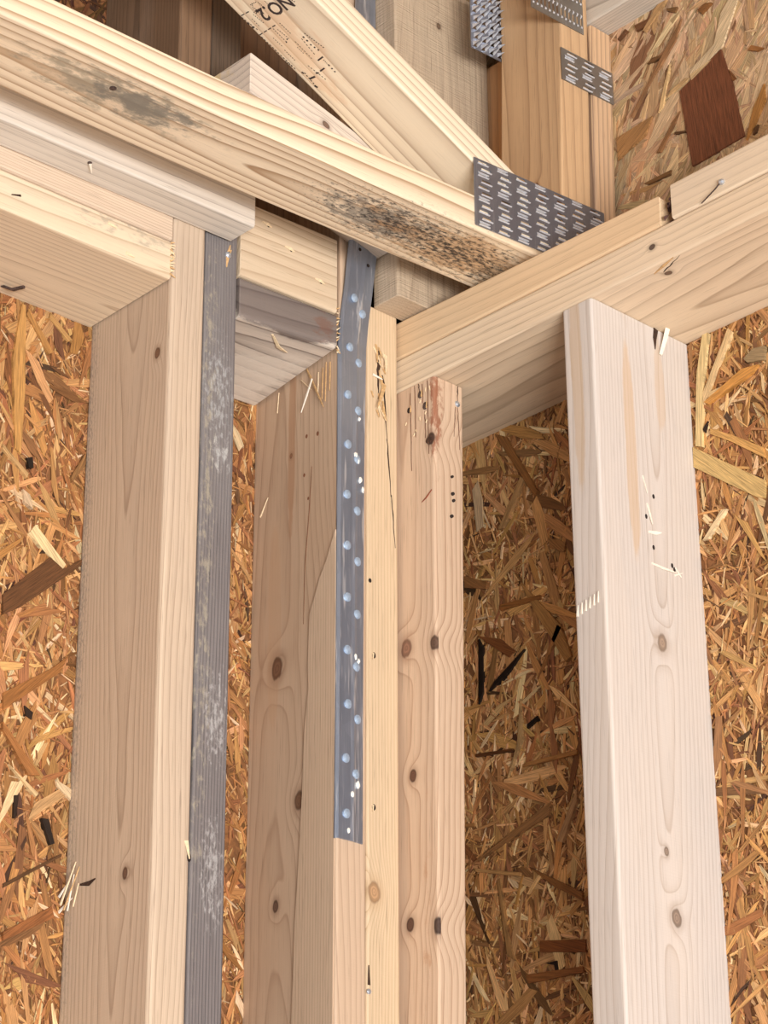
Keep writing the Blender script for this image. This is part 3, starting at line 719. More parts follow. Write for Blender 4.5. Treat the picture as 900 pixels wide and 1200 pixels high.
# toothed connector plates: a steel sheet with punched slots, each slot with two bent teeth
def tooth_plate(p0, sx, sz, cols, rows, mat, tilt=0.0, vertical=False, y=-180.6, slot=(0.46, 0.5), back=False):
    """Sheet in the truss face from p0=(x, z) lower corner, sx by sz mm; slots cut through as real holes."""
    x0, z0 = p0
    vs, fs, tv, tf = [], [], [], []
    th = 1.0
    yf = y-th if not back else y
    def P(u, v, d): return (x0+u, d, z0+v+tilt*u)
    def quad(V, F, pts):
        n = len(V); V += pts; F.append(tuple(range(n, n+len(pts))))
    cw, ch = sx/cols, sz/rows
    for i in range(cols):
        for j in range(rows):
            off = (0.18*cw if j % 2 else -0.08*cw) if not vertical else 0
            u0, v0 = i*cw, j*ch
            w, h = cw*slot[0], ch*slot[1]
            a0 = u0+(cw-w)/2+off*0.6; a1 = a0+w
            b0 = v0+(ch-h)/2; b1 = b0+h
            e = [(u0, v0), (u0+cw, v0), (u0+cw, v0+ch), (u0, v0+ch)]
            hq = [(a0, b0), (a1, b0), (a1, b1), (a0, b1)]
            for q in range(4):
                r = (q+1) % 4
                quad(vs, fs, [P(*e[q], yf), P(*e[r], yf), P(*hq[r], yf), P(*hq[q], yf)])
                quad(vs, fs, [P(*hq[q], yf), P(*hq[r], yf), P(*hq[r], yf+th), P(*hq[q], yf+th)])
                quad(vs, fs, [P(*e[q], yf+th), P(*e[r], yf+th), P(*hq[r], yf+th), P(*hq[q], yf+th)])
            # bent lips at the slot's ends (front), or whole teeth standing out (back of a plate)
            L = (b1-b0) if not vertical else (a1-a0)
            for sgn in (0, 1):
                if not vertical:
                    a = a0 if sgn == 0 else a1; d = (1 if sgn == 0 else -1)
                    t = [(a-d*1.2, b0+0.1), (a-d*1.2, b1-0.1)]
                    if back:
                        quad(tv, tf, [P(a, b0, yf), P(a, b1, yf), P(a+d*2.2, (b0+b1)/2+0.5, yf-9), P(a+d*1.2, (b0+b1)/2-0.5, yf-9)])
                        quad(tv, tf, [P(a, b0, yf), P(a+d*1.6, (b0+b1)/2, yf), P(a+d*1.6, (b0+b1)/2, yf-8.5)])
                    else:
                        hb = (b1-b0)
                        bb, dd = (b0, 1) if sgn == 0 else (b1, -1)
                        if sgn == 0 or (2*i+j) % 4 == 0:
                            quad(tv, tf, [P(a0-1.6, bb-dd*0.9, yf-0.12), P(a1+1.2, bb-dd*0.9, yf-0.12), P(a1+1.8, bb+dd*0.15*hb, yf-0.8), P(a0-1.0, bb+dd*0.15*hb, yf-0.8)])
                            quad(tv, tf, [P(a0-1.0, bb+dd*0.15*hb, yf-0.8), P(a1+1.8, bb+dd*0.15*hb, yf-0.8), P(a1+0.2, bb+dd*0.32*hb, yf+0.7), P(a0+0.2, bb+dd*0.32*hb, yf+0.7)])
                else:
                    b = b0 if sgn == 0 else b1; d = (1 if sgn == 0 else -1)
                    quad(tv, tf, [P(a0, b-d*1.2, yf-0.15), P(a1, b-d*1.2, yf-0.15), P(a1, b+d*0.6, yf-0.75), P(a0, b+d*0.6, yf-0.75)])
                    quad(tv, tf, [P(a0, b+d*0.6, yf-0.75), P(a1, b+d*0.6, yf-0.75), P((a0+a1)/2+0.5, b+d*3.2, yf+0.75), P((a0+a1)/2-0.5, b+d*3.2, yf+0.75)])
    e = [(0, 0), (sx, 0), (sx, sz), (0, sz)]
    for q in range(4):
        r = (q+1) % 4
        quad(vs, fs, [P(*e[q], yf), P(*e[r], yf), P(*e[r], yf+th), P(*e[q], yf+th)])
    o = solid('connector_plate', vs, fs, mat, truss)
    n = len(tv)
    t = solid('teeth', tv, tf, M_tooth, None, kind='stuff')
    t.parent = o; t.matrix_parent_inverse = Matrix.Translation(-Vector(o.location))
    return o
tooth_plate((-70.7, 86.5), 189, 76.5, 7, 11, M_plate, tilt=0.075)
tooth_plate((20.5, 386.0), 80, 60, 13, 2, M_plate2, tilt=0.045, vertical=True, slot=(0.42, 0.5))
tooth_plate((63.5, 317.0), 79.5, 39.5, 3, 6, M_plate2, tilt=0.05)
tooth_plate((24.0, 385.0), 62, 78, 5, 7, M_plate, tilt=0.06, y=-90.4, back=True, slot=(0.55, 0.5))

# grade stamp inked on the underside of the diagonal web
def under(x, y):      # a point on the diagonal's lower face, 0.15 mm proud
    return Vector((x, y, 159.7-0.435*(x+72)+0.11*(y+180)-0.2))
STAMP = [(-267.6,-92.9,1.8,-0.1,1.0),(-264.3,-93.1,1.8,-0.1,1.0),(-261.0,-93.2,1.8,-0.1,1.0),(-257.7,-93.4,1.8,-0.1,1.0),(-254.3,-93.6,1.8,-0.1,1.0),(-251.0,-93.7,1.8,-0.1,1.0),(-247.7,-93.9,1.8,-0.1,1.0),(-244.3,-94.0,1.8,-0.1,1.0),(-241.0,-94.2,1.8,-0.1,1.0),(-237.7,-94.4,1.8,-0.1,1.0),(-234.3,-94.5,1.8,-0.1,1.0),(-231.0,-94.7,1.8,-0.1,1.0),(-227.6,-94.9,1.8,-0.1,1.0),(-237.0,-92.5,1.1,-0.3,1.6),(-235.0,-93.1,1.1,-0.3,1.6),(-232.9,-93.6,1.1,-0.3,1.6),(-230.9,-94.2,1.1,-0.3,1.6),(-292.3,-92.6,1.7,-0.4,1.0),(-289.2,-93.2,1.7,-0.4,1.0),(-286.1,-93.8,1.7,-0.4,1.0),(-283.1,-94.5,1.7,-0.4,1.0),(-280.0,-95.1,1.7,-0.4,1.0),(-276.9,-95.8,1.7,-0.4,1.0),(-294.8,-95.7,0.0,-4.8,1.0),(-294.8,-102.5,0.0,-4.8,1.0),(-271.0,-95.2,-0.2,-4.7,1.0),(-271.3,-101.9,-0.2,-4.7,1.0),(-271.6,-108.5,-0.2,-4.6,1.0),(-272.0,-115.1,-0.2,-4.6,1.0),(-285.1,-92.9,2.0,-0.4,2.2),(-280.1,-93.8,2.0,-0.4,2.2),(-269.5,-112.0,1.4,-0.0,0.8),(-267.0,-112.0,1.4,-0.0,0.8),(-264.4,-112.0,1.4,-0.0,0.8),(-261.8,-112.1,1.4,-0.0,0.8),(-259.3,-112.1,1.4,-0.0,0.8),(-256.7,-112.1,1.4,-0.0,0.8),(-254.1,-112.2,1.4,-0.0,0.8),(-271.4,-123.5,1.3,-0.1,0.8),(-269.0,-123.7,1.3,-0.1,0.8),(-266.6,-123.8,1.3,-0.1,0.8),(-264.1,-124.0,1.3,-0.1,0.8),(-261.7,-124.1,1.3,-0.1,0.8),(-259.2,-124.2,1.3,-0.1,0.8),(-267.1,-115.5,1.3,-0.3,0.8),(-264.8,-116.0,1.3,-0.3,0.8),(-262.5,-116.5,1.3,-0.3,0.8),(-260.2,-117.0,1.3,-0.3,0.8),(-257.9,-117.5,1.3,-0.3,0.8),(-255.6,-117.9,1.3,-0.3,0.8),(-261.9,-103.2,1.3,-0.1,0.8),(-259.5,-103.4,1.3,-0.1,0.8),(-257.1,-103.6,1.3,-0.1,0.8),(-254.7,-103.7,1.3,-0.1,0.8),(-252.3,-103.9,1.3,-0.1,0.8),(-249.9,-133.2,1.8,-0.0,2.0),(-245.4,-133.3,1.8,-0.0,2.0),(-252.2,-137.8,1.3,-0.3,1.1),(-249.8,-138.4,1.3,-0.3,1.1),(-247.4,-139.0,1.3,-0.3,1.1),(-245.0,-139.6,1.3,-0.3,1.1),(-242.6,-140.2,1.3,-0.3,1.1),(-240.2,-140.7,1.3,-0.3,1.1),(-237.8,-141.3,1.3,-0.3,1.1),(-235.3,-141.9,1.3,-0.3,1.1),(-232.9,-142.5,1.3,-0.3,1.1),(-240.4,-132.9,1.5,-0.5,1.8),(-236.6,-134.1,1.5,-0.5,1.8),(-232.8,-135.3,1.5,-0.5,1.8),(-248.7,-129.8,1.9,0.2,0.8),(-245.3,-129.4,1.9,0.2,0.8),(-241.9,-128.9,1.9,0.2,0.8),(-238.5,-128.5,1.9,0.2,0.8),(-235.1,-128.1,1.9,0.2,0.8),(-231.7,-127.7,1.9,0.2,0.8),(-224.6,-129.1,-1.0,-8.5,1.6),(-221.7,-130.9,1.0,-0.0,1.0),(-219.9,-131.0,1.0,-0.0,1.0),(-218.1,-131.0,1.0,-0.0,1.0),(-216.3,-131.0,1.0,-0.0,1.0),(-215.1,-131.0,1.5,0.1,1.8),(-211.2,-130.8,1.5,0.1,1.8),(-207.4,-130.7,1.5,0.1,1.8),(-214.4,-120.4,-0.8,-7.4,1.6),(-223.3,-110.6,1.7,-0.3,0.9),(-220.3,-111.2,1.7,-0.3,0.9),(-217.3,-111.9,1.7,-0.3,0.9),(-214.3,-112.5,1.7,-0.3,0.9),(-211.3,-113.1,1.7,-0.3,0.9),(-208.3,-113.7,1.7,-0.3,0.9),(-205.2,-114.3,1.7,-0.3,0.9),(-220.2,-98.4,2.4,-0.6,2.0),(-218.7,-100.1,1.7,0.2,1.2),(-215.7,-99.7,1.7,0.2,1.2),(-212.6,-99.4,1.7,0.2,1.2),(-209.6,-99.1,1.7,0.2,1.2),(-206.5,-98.8,1.7,0.2,1.2),(-203.4,-98.5,1.7,0.2,1.2),(-202.6,-98.2,3.2,-1.4,2.2),(-211.8,-102.9,0.3,-8.1,2.0),(-213.6,-112.4,0.8,-3.7,1.6),(-246.9,-102.7,1.3,-0.0,0.9),(-244.4,-102.7,1.3,-0.0,0.9),(-242.0,-102.7,1.3,-0.0,0.9),(-239.6,-102.7,1.3,-0.0,0.9),(-237.2,-102.8,1.3,-0.0,0.9),(-234.7,-102.8,1.3,-0.0,0.9),(-243.7,-117.7,1.2,-0.0,0.8),(-241.5,-117.8,1.2,-0.0,0.8),(-239.2,-117.8,1.2,-0.0,0.8),(-236.9,-117.8,1.2,-0.0,0.8),(-255.3,-115.4,1.0,1.7,1.2),(-253.2,-112.0,1.0,1.7,1.2),(-249.2,-121.0,1.6,0.0,0.7),(-246.3,-121.0,1.6,0.0,0.7),(-243.4,-120.9,1.6,0.0,0.7),(-240.5,-120.9,1.6,0.0,0.7),(-237.6,-120.9,1.6,0.0,0.7),(-234.7,-120.8,1.6,0.0,0.7),(-231.8,-120.8,1.6,0.0,0.7),(-228.9,-120.7,1.6,0.0,0.7),(-300.0,-115.4,0.9,0.6,0.9),(-298.3,-114.2,0.9,0.6,0.9),(-296.7,-113.1,0.9,0.6,0.9),(-295.0,-111.9,0.9,0.6,0.9),(-294.7,-113.7,0.9,0.1,1.0),(-293.0,-113.6,0.9,0.1,1.0),(-291.3,-113.5,0.9,0.1,1.0),(-289.6,-113.4,0.9,0.1,1.0),(-287.8,-113.2,0.9,0.1,1.0),(-288.4,-117.4,4.5,0.9,1.0),(-297.8,-122.5,0.9,-0.1,1.0),(-296.1,-122.7,0.9,-0.1,1.0),(-294.5,-122.9,0.9,-0.1,1.0),(-292.9,-123.1,0.9,-0.1,1.0),(-299.4,-113.0,-0.0,-1.3,0.9),(-299.4,-115.3,-0.0,-1.3,0.9),(-299.4,-117.7,-0.0,-1.3,0.9),(-299.4,-120.1,-0.0,-1.3,0.9),(-296.1,-129.9,0.8,-0.0,0.9),(-294.7,-129.9,0.8,-0.0,0.9),(-293.2,-129.9,0.8,-0.0,0.9),(-290.0,-106.4,1.1,-0.2,0.9),(-288.0,-106.8,1.1,-0.2,0.9),(-285.9,-107.1,1.2,-0.2,0.9),(-283.8,-107.5,1.2,-0.2,0.9),(-281.7,-107.9,1.2,-0.2,0.9),(-279.6,-108.2,1.2,-0.2,0.9),(-287.0,-100.9,1.5,-0.0,0.8),(-284.3,-100.9,1.5,-0.0,0.8),(-281.7,-101.0,1.5,-0.0,0.8),(-279.0,-101.0,1.5,-0.0,0.8),(-291.7,-109.0,-0.4,-1.2,0.9),(-292.4,-111.2,-0.4,-1.2,0.9),(-293.1,-113.5,-0.4,-1.2,0.9),(-290.2,-110.5,-0.5,-1.5,0.9),(-291.0,-113.2,-0.5,-1.5,0.9),(-291.8,-115.9,-0.5,-1.5,0.9),(-284.8,-156.3,1.0,-0.6,1.2),(-283.0,-157.3,1.0,-0.6,1.2)]
TEXT_AT = (-292.4, -133.4)
TEXT_SIZE = 21.0
sv, sf = [], []
for (x, y, dx, dy, w) in STAMP:
    p, q = under(x-dx/2, y-dy/2), under(x+dx/2, y+dy/2)
    d = (q-p).normalized(); s = Vector((-d.y, d.x, 0)).normalized()*w/2
    n = len(sv)
    sv += [under((p-s).x, (p-s).y), under((q-s).x, (q-s).y), under((q+s).x, (q+s).y), under((p+s).x, (p+s).y)]
    sf.append((n, n+1, n+2, n+3))
st = solid('grade_stamp', sv, sf, M_ink, None); st['kind'] = 'stuff'; st['label'] = 'black inked grade stamp of dashes'
st.parent = diag; st.matrix_parent_inverse = Matrix.Translation(-Vector(diag.location))
def ink_text(body, at, size, mat, squeeze=1.0):
    cu = bpy.data.curves.new('t', 'FONT'); cu.body = body; cu.size = 1.0; cu.align_x = 'CENTER'; cu.offset = 0.022; cu.resolution_u = 3
    to = bpy.data.objects.new('t', cu); COL.objects.link(to)
    dg = bpy.context.evaluated_depsgraph_get(); me = bpy.data.meshes.new_from_object(to.evaluated_get(dg))
    bpy.data.objects.remove(to); bpy.data.curves.remove(cu)
    vs = []
    for v in me.vertices:   # letters read along +y, their tops towards the low end of the web (+x)
        vs.append(tuple(under(at[0]+v.co.y*size*0.917, at[1]+v.co.x*size*squeeze)))
    fs = [tuple(p.vertices) for p in me.polygons]
    bpy.data.meshes.remove(me)
    o = solid('stamp_text', vs, fs, mat, None); o['label'] = 'grade lettering '+body+' in black ink'
    o.parent = diag; o.matrix_parent_inverse = Matrix.Translation(-Vector(diag.location))
ink_text('NO.2', TEXT_AT, TEXT_SIZE, M_ink, 0.92)

# ---------------------------------------------------------------- metal strap
def strap():
    prof = [(-487, 0), (-300, 0), (-100, 0), (30, 0), (60, -2.5), (90, -6), (150, -9), (250, -9), (498, -7)]
    xl = {-487: -86.9, -300: -84.8, -100: -83.4, 30: -82.6, 60: -81.5, 90: -79.2, 150: -75, 250: -72, 498: -62}
    wd = {-487: 32, -300: 31.6, -100: 32.5, 30: 35, 60: 35, 90: 34.5, 150: 36, 250: 32, 498: 24}
    vs, fs = [], []
    cr = [(0.0, 2.2), (0.06, 0.0), (0.5, -0.5), (0.62, -1.1), (0.72, -0.4), (1.0, 0.0)]   # cross curve: folded edge and a shallow crease
    m = len(cr)
    for z, off in prof:
        for th in (0, 1.3):
            for (t, c) in cr:
                vs.append((xl[z]+wd[z]*t+(0 if t else 0), -1.6+off+c+th+(1.0 if t == 0 else 0), z))
    for i in range(len(prof)-1):
        b, d = i*2*m, (i+1)*2*m
        for j in range(m-1):
            fs.append((b+j, b+j+1, d+j+1, d+j)); fs.append((b+m+j, b+m+j+1, d+m+j+1, d+m+j))
        fs.append((b, b+m, d+m, d)); fs.append((b+m-1, b+2*m-1, d+2*m-1, d+m-1))
    for b in (0, (len(prof)-1)*2*m):
        for j in range(m-1): fs.append((b+j, b+j+1, b+m+j+1, b+m+j))
    o = solid('metal_strap', vs, fs, M_strap, kind='thing', cat='strap',
              label='bluish galvanized strap with two columns of nail heads along the stud edge')
    for (x, z) in SNAILS:
        f = 0 if z < 40 else (-3.5 if z < 72 else -5.5)
        disc('nail_head', (x, -2.2+f, z), (0.05, -1, -0.1), 4.3, 0.9, M_snail, o, 16, 0.6, 1.05)
    for (x, z) in ((-63.7, 136.4), (-52.5, 122.0)):
        disc('nail_hole', (x, -10.4, z), (0, -1, 0), 1.9, 0.25, M_hole, o, 12, 0.0)
    rng = random.Random(5)
    for (x, z, r_) in ((-63, -94, 4.0), (-60, -99, 3.0), (-57, -118, 4.2), (-54, -128, 3.2), (-64, -305, 3.5), (-60, -309, 3), (-61, -432, 4.2), (-58, -52, 2.5), (-73, -478, 2.4), (-68, -442, 3.5)):
        vs = []; n_ = 7
        for h, s in ((0, 1.0), (1.3, 0.8), (2.0, 0.35)):
            for i in range(n_):
                t = 6.283*i/n_; q = r_*s*rng.uniform(0.5, 1.1)
                vs.append((x+q*math.cos(t)*0.7, -1.9-h, z+q*math.sin(t)*1.2))
        fs = [tuple(range(n_)), tuple(range(2*n_, 3*n_))]+[(k*n_+i, k*n_+(i+1) % n_, (k+1)*n_+(i+1) % n_, (k+1)*n_+i) for k in range(2) for i in range(n_)]
        solid('debris', vs, fs, M_glue, o)
    return o
SNAILS = [(-69.1, 78.9), (-56.2, 66.0), (-70.2, 24.6), (-58.7, 10.5), (-73.0, -29.7), (-59.7, -43.4), (-73.0, -84.6), (-61.0, -97.5), (-74.2, -139.1), (-61.3, -153.0), (-74.0, -193.1), (-61.0, -206.6), (-74.0, -247.1), (-61.6, -261.5), (-74.1, -300.9), (-62.9, -315.5), (-73.4, -355.2), (-61.6, -367.7), (-76.1, -408.9), (-63.9, -421.9), (-75.4, -462.2)]
strap()

# ---------------------------------------------------------------- nails, splits and splinters
NY, NX, NZ = (0, -1, 0), (-1, 0, 0), (0, 0, -1)
disc('nail_head', (-225.7, 2.6, 70.5), NY, 3.4, 1.2, M_nail, grey, 14, 0.8)
for dx, l in ((2.5, 12), (-1.5, -14), (4, 7)):
    strip('splinter', [(-225.7, 2.6, 70.5), (-225.7+dx, 2.6, 70.5+l)], [4.5, 0.8], NY, M_splint2, grey)
disc('nail_head', (32.0, -49.6, -22), NY, 3.3, 1.0, M_nail, Fs, 14, 0.8)
# cracks of the knotty stud
M_check = plain('brown_check', (104, 70, 50), 0.9, 0, 0.3)
crack((33, -49.9, -1.5), (32.4, -49.7, -19), 1.4, NY, Fs, M_dark, 1)
crack((32.5, -49.6, -26), (35, -49.0, -72), 1.0, NY, Fs, M_check, 2)
crack((29, -49.6, -26), (27, -49.1, -60), 0.7, NY, Fs, M_check, 3)
for (y, z, r_, m) in ((-29.5, -15, 3.2, M_rust), (-36.4, -30, 3.4, M_rust), (-13.4, -26.5, 2.6, M_hole)):
    disc('nail_head', (-0.1, y, z), NX, r_, 0.4, m, Fs, 11, 0.2, 1.25)
    strip('splinter', [(-0.2, y-2, z-3), (-0.2, y-3, z+4)], [1.8, 0.4], NX, M_splint2, Fs, lift=[0.2, 0.8])
for q, (y, z0, z1, w, m) in enumerate(((-28, -2, -13, 0.9, M_dark), (-15.5, -8, -95, 0.7, M_check), (-40.5, -3, -85, 0.8, M_check), (-33, -4, -26, 0.6, M_check), (-22, -2, -60, 0.5, M_check), (-36, -36, -66, 0.8, M_check))):
    crack((-0.2, y, z0), (-0.2, y-0.6, z1), w, NX, Fs, m, 20+q)
for i in range(9):
    rg = random.Random(300+i); y, z = rg.uniform(-44, -8), rg.uniform(-75, -8)
    strip('splinter', [(-0.2, y, z), (-0.2, y+rg.uniform(-2, 2), z-rg.uniform(2, 5))], [1.6, 0.4], NX, M_splint, Fs, lift=[0.2, 0.9])
disc('nail_hole', (-0.1, -41.0, -69.8), NX, 4.6, 0.4, M_knotd, Fs, 12, 0.2, 0.8)
for (x, z, r_) in ((22.9, -105.6, 1.4), (23.6, -124, 1.8), (24.6, -131, 1.6), (21.8, -148.7, 1.8)):
    disc('nail_hole', (x, -46-0.0125*(z+300), z), NY, r_, 2.4, M_hole, Fs, 10, 0.0)
strip('split', [(-0.3, -44, -125), (-0.3, -36, -131), (-0.3, -30, -134)], [0.8, 1.6, 0.4], NX, plain('red_streak', (132, 66, 44), 0.8), Fs)
# torn edge and long crack of the yellow stud
for a_, b_, w_, q in (((-22, -0.2, -4), (-18.5, -0.2, -62), 2.2, 1), ((-18.5, -0.2, -60), (-13.5, -0.2, -122), 1.8, 2), ((-13.5, -0.2, -120), (-8.5, -0.2, -176), 1.2, 3)):
    crack(a_, b_, w_, NY, c2, M_dark, q)
crack((-29, -0.2, 36), (-30.5, -0.2, -20), 5.0, NY, c2, M_dark, 5, 10)
crack((-24, -0.2, 10), (-21, -0.2, -22), 3.6, NY, c2, M_dark, 6, 8)
for (x0, z0, x1, z1, w, l0, l1, m) in ((-20.5, 34, -25, 11, 4.5, 0.5, 6, M_splint), (-22.0, 0, -38, -34, 5.5, 0.5, 7, M_splint2), (-33, 42, -34, 20, 3, 0, 3, M_splint2), (-38, 6, -28, 2, 2.6, 0.5, 4, M_white),
                                  (-36, 38, -31, 22, 2.5, 0, 3, M_splint)):
    strip('splinter', [(x0, -0.5, z0), ((x0+x1)/2+0.8, -0.5, (z0+z1)/2), (x1, -0.5, z1)], [w, w*0.8, 0.6], NY, m, c2, lift=[l0, (l0+l1)/2, l1])
rg = random.Random(41)
for i in range(22):
    x, z = rg.gauss(-28, 4.5), rg.uniform(-36, 40)
    l, dx = rg.uniform(6, 17), rg.uniform(-4, 4)
    strip('splinter', [(x, -0.4, z), (x+dx*0.4, -0.4, z-l*0.5), (x+dx, -0.4, z-l)], [rg.uniform(1, 2.6), rg.uniform(0.8, 2.0), 0.3], NY, (M_splint, M_splint2, M_splint2)[i % 3], c2, lift=[0.1, rg.uniform(0.5, 2), rg.uniform(0.5, 3.5)])
disc('nail_hole', (-42.5, -0.1, -220.2), NY, 1.8, 0.3, M_hole, c2, 9, 0, 1.3)
for (x, z) in ((-39.3, -447.9), (-38.1, -296.5)):
    disc('nail_hole', (x, -0.1, z), NY, 2.4, 0.3, M_hole, c2, 9, 0, 1.3)
    strip('splinter', [(x-1, -0.3, z+2), (x-2.6, -0.3, z-5)], [2, 0.5], NY, M_splint, c2, lift=[0.2, 1.6])
disc('nail_head', (-46.8, -0.4, -622.0), NY, 2.6, 0.8, M_nail, c2, 10, 0.4)
strip('split', [(-46.8, -0.4, -598), (-46.4, -0.4, -616)], [0.6, 3.0], NY, M_dark, c2)
# lifted sheet and splinters on the strapped stud
def face1(y, z, h=0.0): return (-84.5+0.066*y+0.0075*(z+300)-h, y, z)
ed = [(4.0, -178), (9.9, -190), (17, -205), (28.2, -222), (36, -240), (42.7, -253), (44.7, -305), (43, -330), (49.0, -373), (50.8, -432), (55, -500), (59.1, -552), (62.6, -646), (66, -760)]
vs, fs = [], []
for i, (y, z) in enumerate(ed):
    for (yy, h) in ((y, -0.3), (y-0.6, 1.6), (2.9, 0.9), (2.9, -0.3)):
        vs.append(face1(yy, z, h))
for i in range(len(ed)-1):
    for j in range(4):
        a, b = i*4+j, i*4+(j+1) % 4
        fs.append((a, b, b+4, a+4))
fs.append((0, 1, 2, 3)); e = (len(ed)-1)*4; fs.append((e, e+1, e+2, e+3))
sh = solid('lifted_sheet', vs, fs, None, c1)
W_sh = wood('wood_sheet', (208, 177, 146), (160, 116, 82), ring=260, pith=(0.3, 0.0), tilt=(0.0, 0.0), warp=0.004, contrast=0.3, mottle_amt=0.1, grain=0.08)
at = sh.data.attributes.new('rest', 'FLOAT_VECTOR', 'POINT')
for i, v in enumerate(sh.data.vertices): at.data[i].vector = (v.co.y, v.co.x, v.co.z)
sh.data.materials.append(W_sh)
for (y0, z0, y1, z1, w, l0, l1, m) in ((52.7, 19, 16.5, -42, 2.2, 1, 7, M_splint2), (46, 8, 22, -36, 1.6, 1, 5, M_splint2), (36, -2, 58, -30, 2.6, 7, 3, M_white), (20.5, 12, 17.8, -34, 1.3, 1, 4, M_splint2), (25.6, 8, 22, -30, 1.3, 1, 5, M_splint2),
                                  (33, 6, 30, -24, 1.4, 1, 4, M_splint), (14, 10, 12, -24, 1.3, 1, 3, M_splint2), (99, 10, 99, -14, 1.0, 0.4, 2, M_splint), (60, 8, 40, -12, 1.2, 2, 5, M_splint)):
    strip('splinter', [face1(y0, z0), face1((y0+y1)/2, (z0+z1)/2), face1(y1, z1)], [w*0.7, w, 0.5], NX, m, c1, lift=[l0, (l0+l1)/2, l1])
strip('splinter', [face1(127, -120, 0), face1(112, -104, 0)], [2.2, 0.6], NX, M_splint, c1, lift=[0.2, 2])
for (y, z, r_) in ((52, -58, 1.6), (34, -62, 1.8), (55, -100, 1.5), (48, -128, 1.3)):
    disc('nail_hole', face1(y, z), NX, r_, 0.3, plain('small_pin_knot', (124, 80, 56), 0.8), c1, 9, 0, 1.4)
strip('split', [face1(43, -95), face1(46, -140), face1(52, -200), face1(53, -260)], [0.4, 0.9, 0.7, 0.3], NX, plain('brown_line', (120, 82, 56), 0.9), c1)
strip('split', [face1(27, -340), face1(38, -400), face1(46, -470)], [0.4, 1.0, 0.4], NX, plain('brown_line', (128, 90, 62), 0.9), c1)
# post: splintered back edge, torn chip
for (y0, z0, y1, z1, w, m) in ((136, -560, 118, -524, 3, M_splint), (130, -566, 112, -530, 2, M_splint2), (139, -552, 128, -540, 3, M_white), (124, -568, 120, -535, 2, M_white), (115, -566, 112, -545, 1.6, M_splint), (138, -566, 121, -556, 3, M_white)):
    strip('splinter', [(-296+0.066*y0, y0, z0), (-296+0.066*y1, y1, z1)], [w, 0.6], NX, m, post, lift=[4, 1])
strip('split', [(-295.2+0.066*112, 112, -546), (-295.2+0.066*98, 98, -548), (-295.2+0.066*88, 88, -546)], [2, 5, 1], NX, M_dark, post)
disc('nail_hole', (-255.8, 0.6, -540), (0.3, -1, 0), 2.6, 0.6, M_hole, post, 9, 0, 1.5)
strip('splinter', [(-260, -0.4, -526), (-257, -0.4, -542)], [4.5, 0.8], NY, M_splint, post, lift=[0.2, 1.2])
# pale stud: split at the top, staple tears
strip('split', [(92, -262.2, -1), (89.5, -262.2, -12), (89, -262.2, -24)], [7, 5.5, 0.8], NY, M_dark, Rs)
strip('splinter', [(101, -262, 1), (99, -262, -10), (95.5, -262, -28)], [6, 5.5, 4], NY, M_white, Rs, lift=[8, 6, 1.5])
for pts, w in (([(64, -195), (66, -205), (68, -216)], 2.5), ([(64, -224), (74, -222.5), (80, -221)], 4.0), ([(66, -255), (80, -256), (98, -256)], 2.5), ([(98, -258), (108, -253)], 3.0), ([(99, -250), (106, -258)], 3.0), ([(60, -168), (64, -185)], 1.4)):
    strip('splinter', [(x, -262.2, z) for x, z in pts], [w*0.6]+[w]*(len(pts)-2)+[0.6], NY, M_white, Rs, lift=[0.2+0.9*i for i in range(len(pts))])
for (x, z) in ((62, -209), (74, -185), (70, -238), (98, -252), (95, -249)):
    disc('nail_hole', (x, -262, z), NY, 1.7, 0.3, M_hole, Rs, 8, 0, 1.5)
for i in range(6):
    strip('splinter', [(-0.4, -228-5*i, -316+1.2*i), (-0.4, -230-5*i, -306+1.2*i)], [2.4, 0.6], NX, M_white, Rs, lift=[0.2, 1.2])
# board A: nail tear; chord: nail; left plate: bent nail, ragged ends; plates on the right wall
disc('nail_hole', (-417.5, -30, 76.2), NZ, 2.2, 0.4, M_rust, A, 10, 0.2)
strip('splinter', [(-417, -30, 76), (-409, -22, 76)], [3.2, 0.6], NZ, M_white, A, lift=[0.5, 3])
disc('nail_head', (-484.5, -152.4, 65.0), NZ, 3.2, 0.5, M_rust, chord, 12, 0.3)
lp = [o for o in COL.objects if o.name == 'bottom_plate'][0]
strip('bent_nail', [(-401, 127, 21), (-396, 114, 13), (-392, 101, 12)], [3.6, 3.4, 3.0], NZ, M_rust, lp, -1.2, 1.2)
strip('split', [(-480, -0.2, 30), (-470, -0.2, 33)], [1, 2.4], NY, M_dark, lp)
rng = random.Random(77)
for i in range(16):
    z = 20+i*2.2
    strip('splinter', [(-298.5, -0.6, z), (-295+rng.uniform(0, 3), -0.6, z+rng.uniform(-6, 3))], [1.6, 0.5], NY, M_splint if i % 3 else M_splint2, lp, lift=[0.2, 1.0])
for (x, z) in ((-350, 22), (-372, 45)):
    strip('splinter', [(x, -0.3, z), (x+9, -0.3, z-2)], [3.5, 0.8], NY, M_splint, lp, lift=[0.2, 1.2])
for (x, z) in ((-179, 123), (-149, 107), (-109, 86)):
    strip('splinter', [(x-6, 0.2, z+1), (x, 0.2, z), (x+6, 0.2, z-1)], [1.2, 3.5, 0.8], NY, M_splint, Cb, lift=[0.2, 1.4, 0.5])
    disc('nail_hole', (x+2, 0.4, z-1), NY, 1.3, 0.3, M_hole, Cb, 8, 0)
for i in range(12):
    z = 62-i*4.5+rng.uniform(-1, 1)
    strip('splinter', [(-86.5, -0.3, z), (-84+rng.uniform(-1, 1.5), -0.3, z+rng.uniform(-5, 4))], [1.5, 0.4], NY, M_splint if i % 2 else M_splint2, Gp, lift=[0.2, 1.0])
strip('splinter', [(-160, 12, 11.5), (-140, 26, 12), (-125, 30, 12)], [2, 4, 0.8], NZ, M_splint, Gp, lift=[0.4, 2, 1])
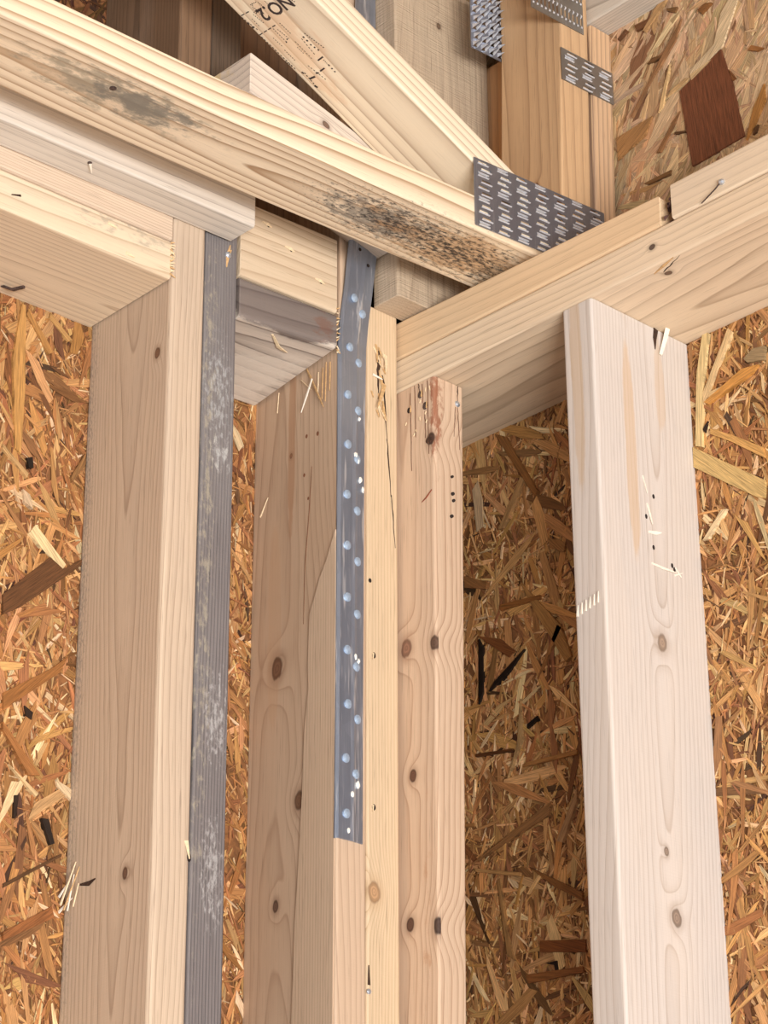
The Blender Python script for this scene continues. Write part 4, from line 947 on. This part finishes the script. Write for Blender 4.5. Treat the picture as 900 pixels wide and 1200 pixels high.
crack((16, -338, 0), (4, -368, 0), 1.6, NZ, R1, M_dark, 9)
strip('splinter', [(12, -330, 0), (6, -348, 0), (2, -362, 0)], [0.8, 3.0, 0.4], NZ, M_splint2, R1, lift=[0.1, 1, 0.2])
disc('nail_head', (-0.2, -426, 50), (-1, 0, -0.3), 2.8, 3.0, M_nail, R3, 12, 0.5)
strip('bent_nail', [(-1.5, -427, 51), (-3.5, -420, 44), (-2, -402, 37.5)], [1.2, 1.0, 0.6], NX, M_rust, R3, -0.5, 0.5)
disc('nail_head', (111.5, -233.6, 424.5), (-1, 0.2, -0.2), 2.6, 3.0, M_rust, RB, 10, 0.4)
strip('split', [(111.5, -233, 436), (111.5, -233.4, 427)], [1.6, 1.2], NX, M_hole, RB, -0.8, 0.8)
# dark ragged packing in the gap between the two top plates
gv, gf = [], []
for i in range(26):
    x, y, z = rng.uniform(2, 26), rng.uniform(-363, -356), rng.uniform(39, 64)
    n = len(gv); s = rng.uniform(2, 5)
    gv += [(x-s, y, z), (x+s*0.4, y+s, z-s*0.5), (x+s*0.6, y-s*0.6, z+s), (x, y+s*0.3, z+s*0.8)]
    gf += [(n, n+1, n+2), (n, n+2, n+3), (n, n+3, n+1), (n+1, n+3, n+2)]
solid('frayed_end', gv, gf, plain('frayed_brown', (92, 64, 56), 0.9, 0, 0.4), R2, kind='stuff')
# blocking seen in the slot between the upright board and the truss
W_bk = wood('wood_blocking', (206, 146, 84), (160, 100, 52), ring=140, pith=(0.1, 0.1), contrast=0.4, mottle_amt=0.2)
board('blocking', (106, -70, 79), (146, -2, 425), 'z', W_bk, None, 1, kind='thing', cat='block',
      label='orange-brown blocking in the slot between upright board and truss web')

W_bh = wood('wood_brown', (120, 88, 62), (80, 56, 40), ring=200, pith=(-0.1, 0.3), tilt=(0.004, 0), contrast=0.45, mottle_amt=0.2)  # brown wood, darkened to carry the shade of the cavity
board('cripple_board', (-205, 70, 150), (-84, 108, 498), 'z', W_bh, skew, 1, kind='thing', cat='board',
      label='brown board darkened with cavity shade behind the sloping brace above the header board')

W_up = wood('wood_brown_shade', (132, 102, 76), (88, 64, 46), ring=230, pith=(-0.06, 0.01), tilt=(0.004, 0.002), contrast=0.45, mottle_amt=0.2)  # upper length above the tan stud, shade under the deck put into the brown
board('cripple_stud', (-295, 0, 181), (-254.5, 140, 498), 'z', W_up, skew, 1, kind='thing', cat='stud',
      label='brown stud with painted-in shade standing above the tan stud, behind the truss chord')
W_dk = wood('wood_dark_shade', (96, 78, 62), (58, 46, 38), ring=230, pith=(0.3, 0.03), contrast=0.5, mottle_amt=0.2)  # upper length above the weathered stud, its shade put into the dark brown
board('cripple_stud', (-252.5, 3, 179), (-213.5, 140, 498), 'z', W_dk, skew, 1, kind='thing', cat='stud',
      label='dark brown stud with painted-in shade beside the cut end of the sloping brace')
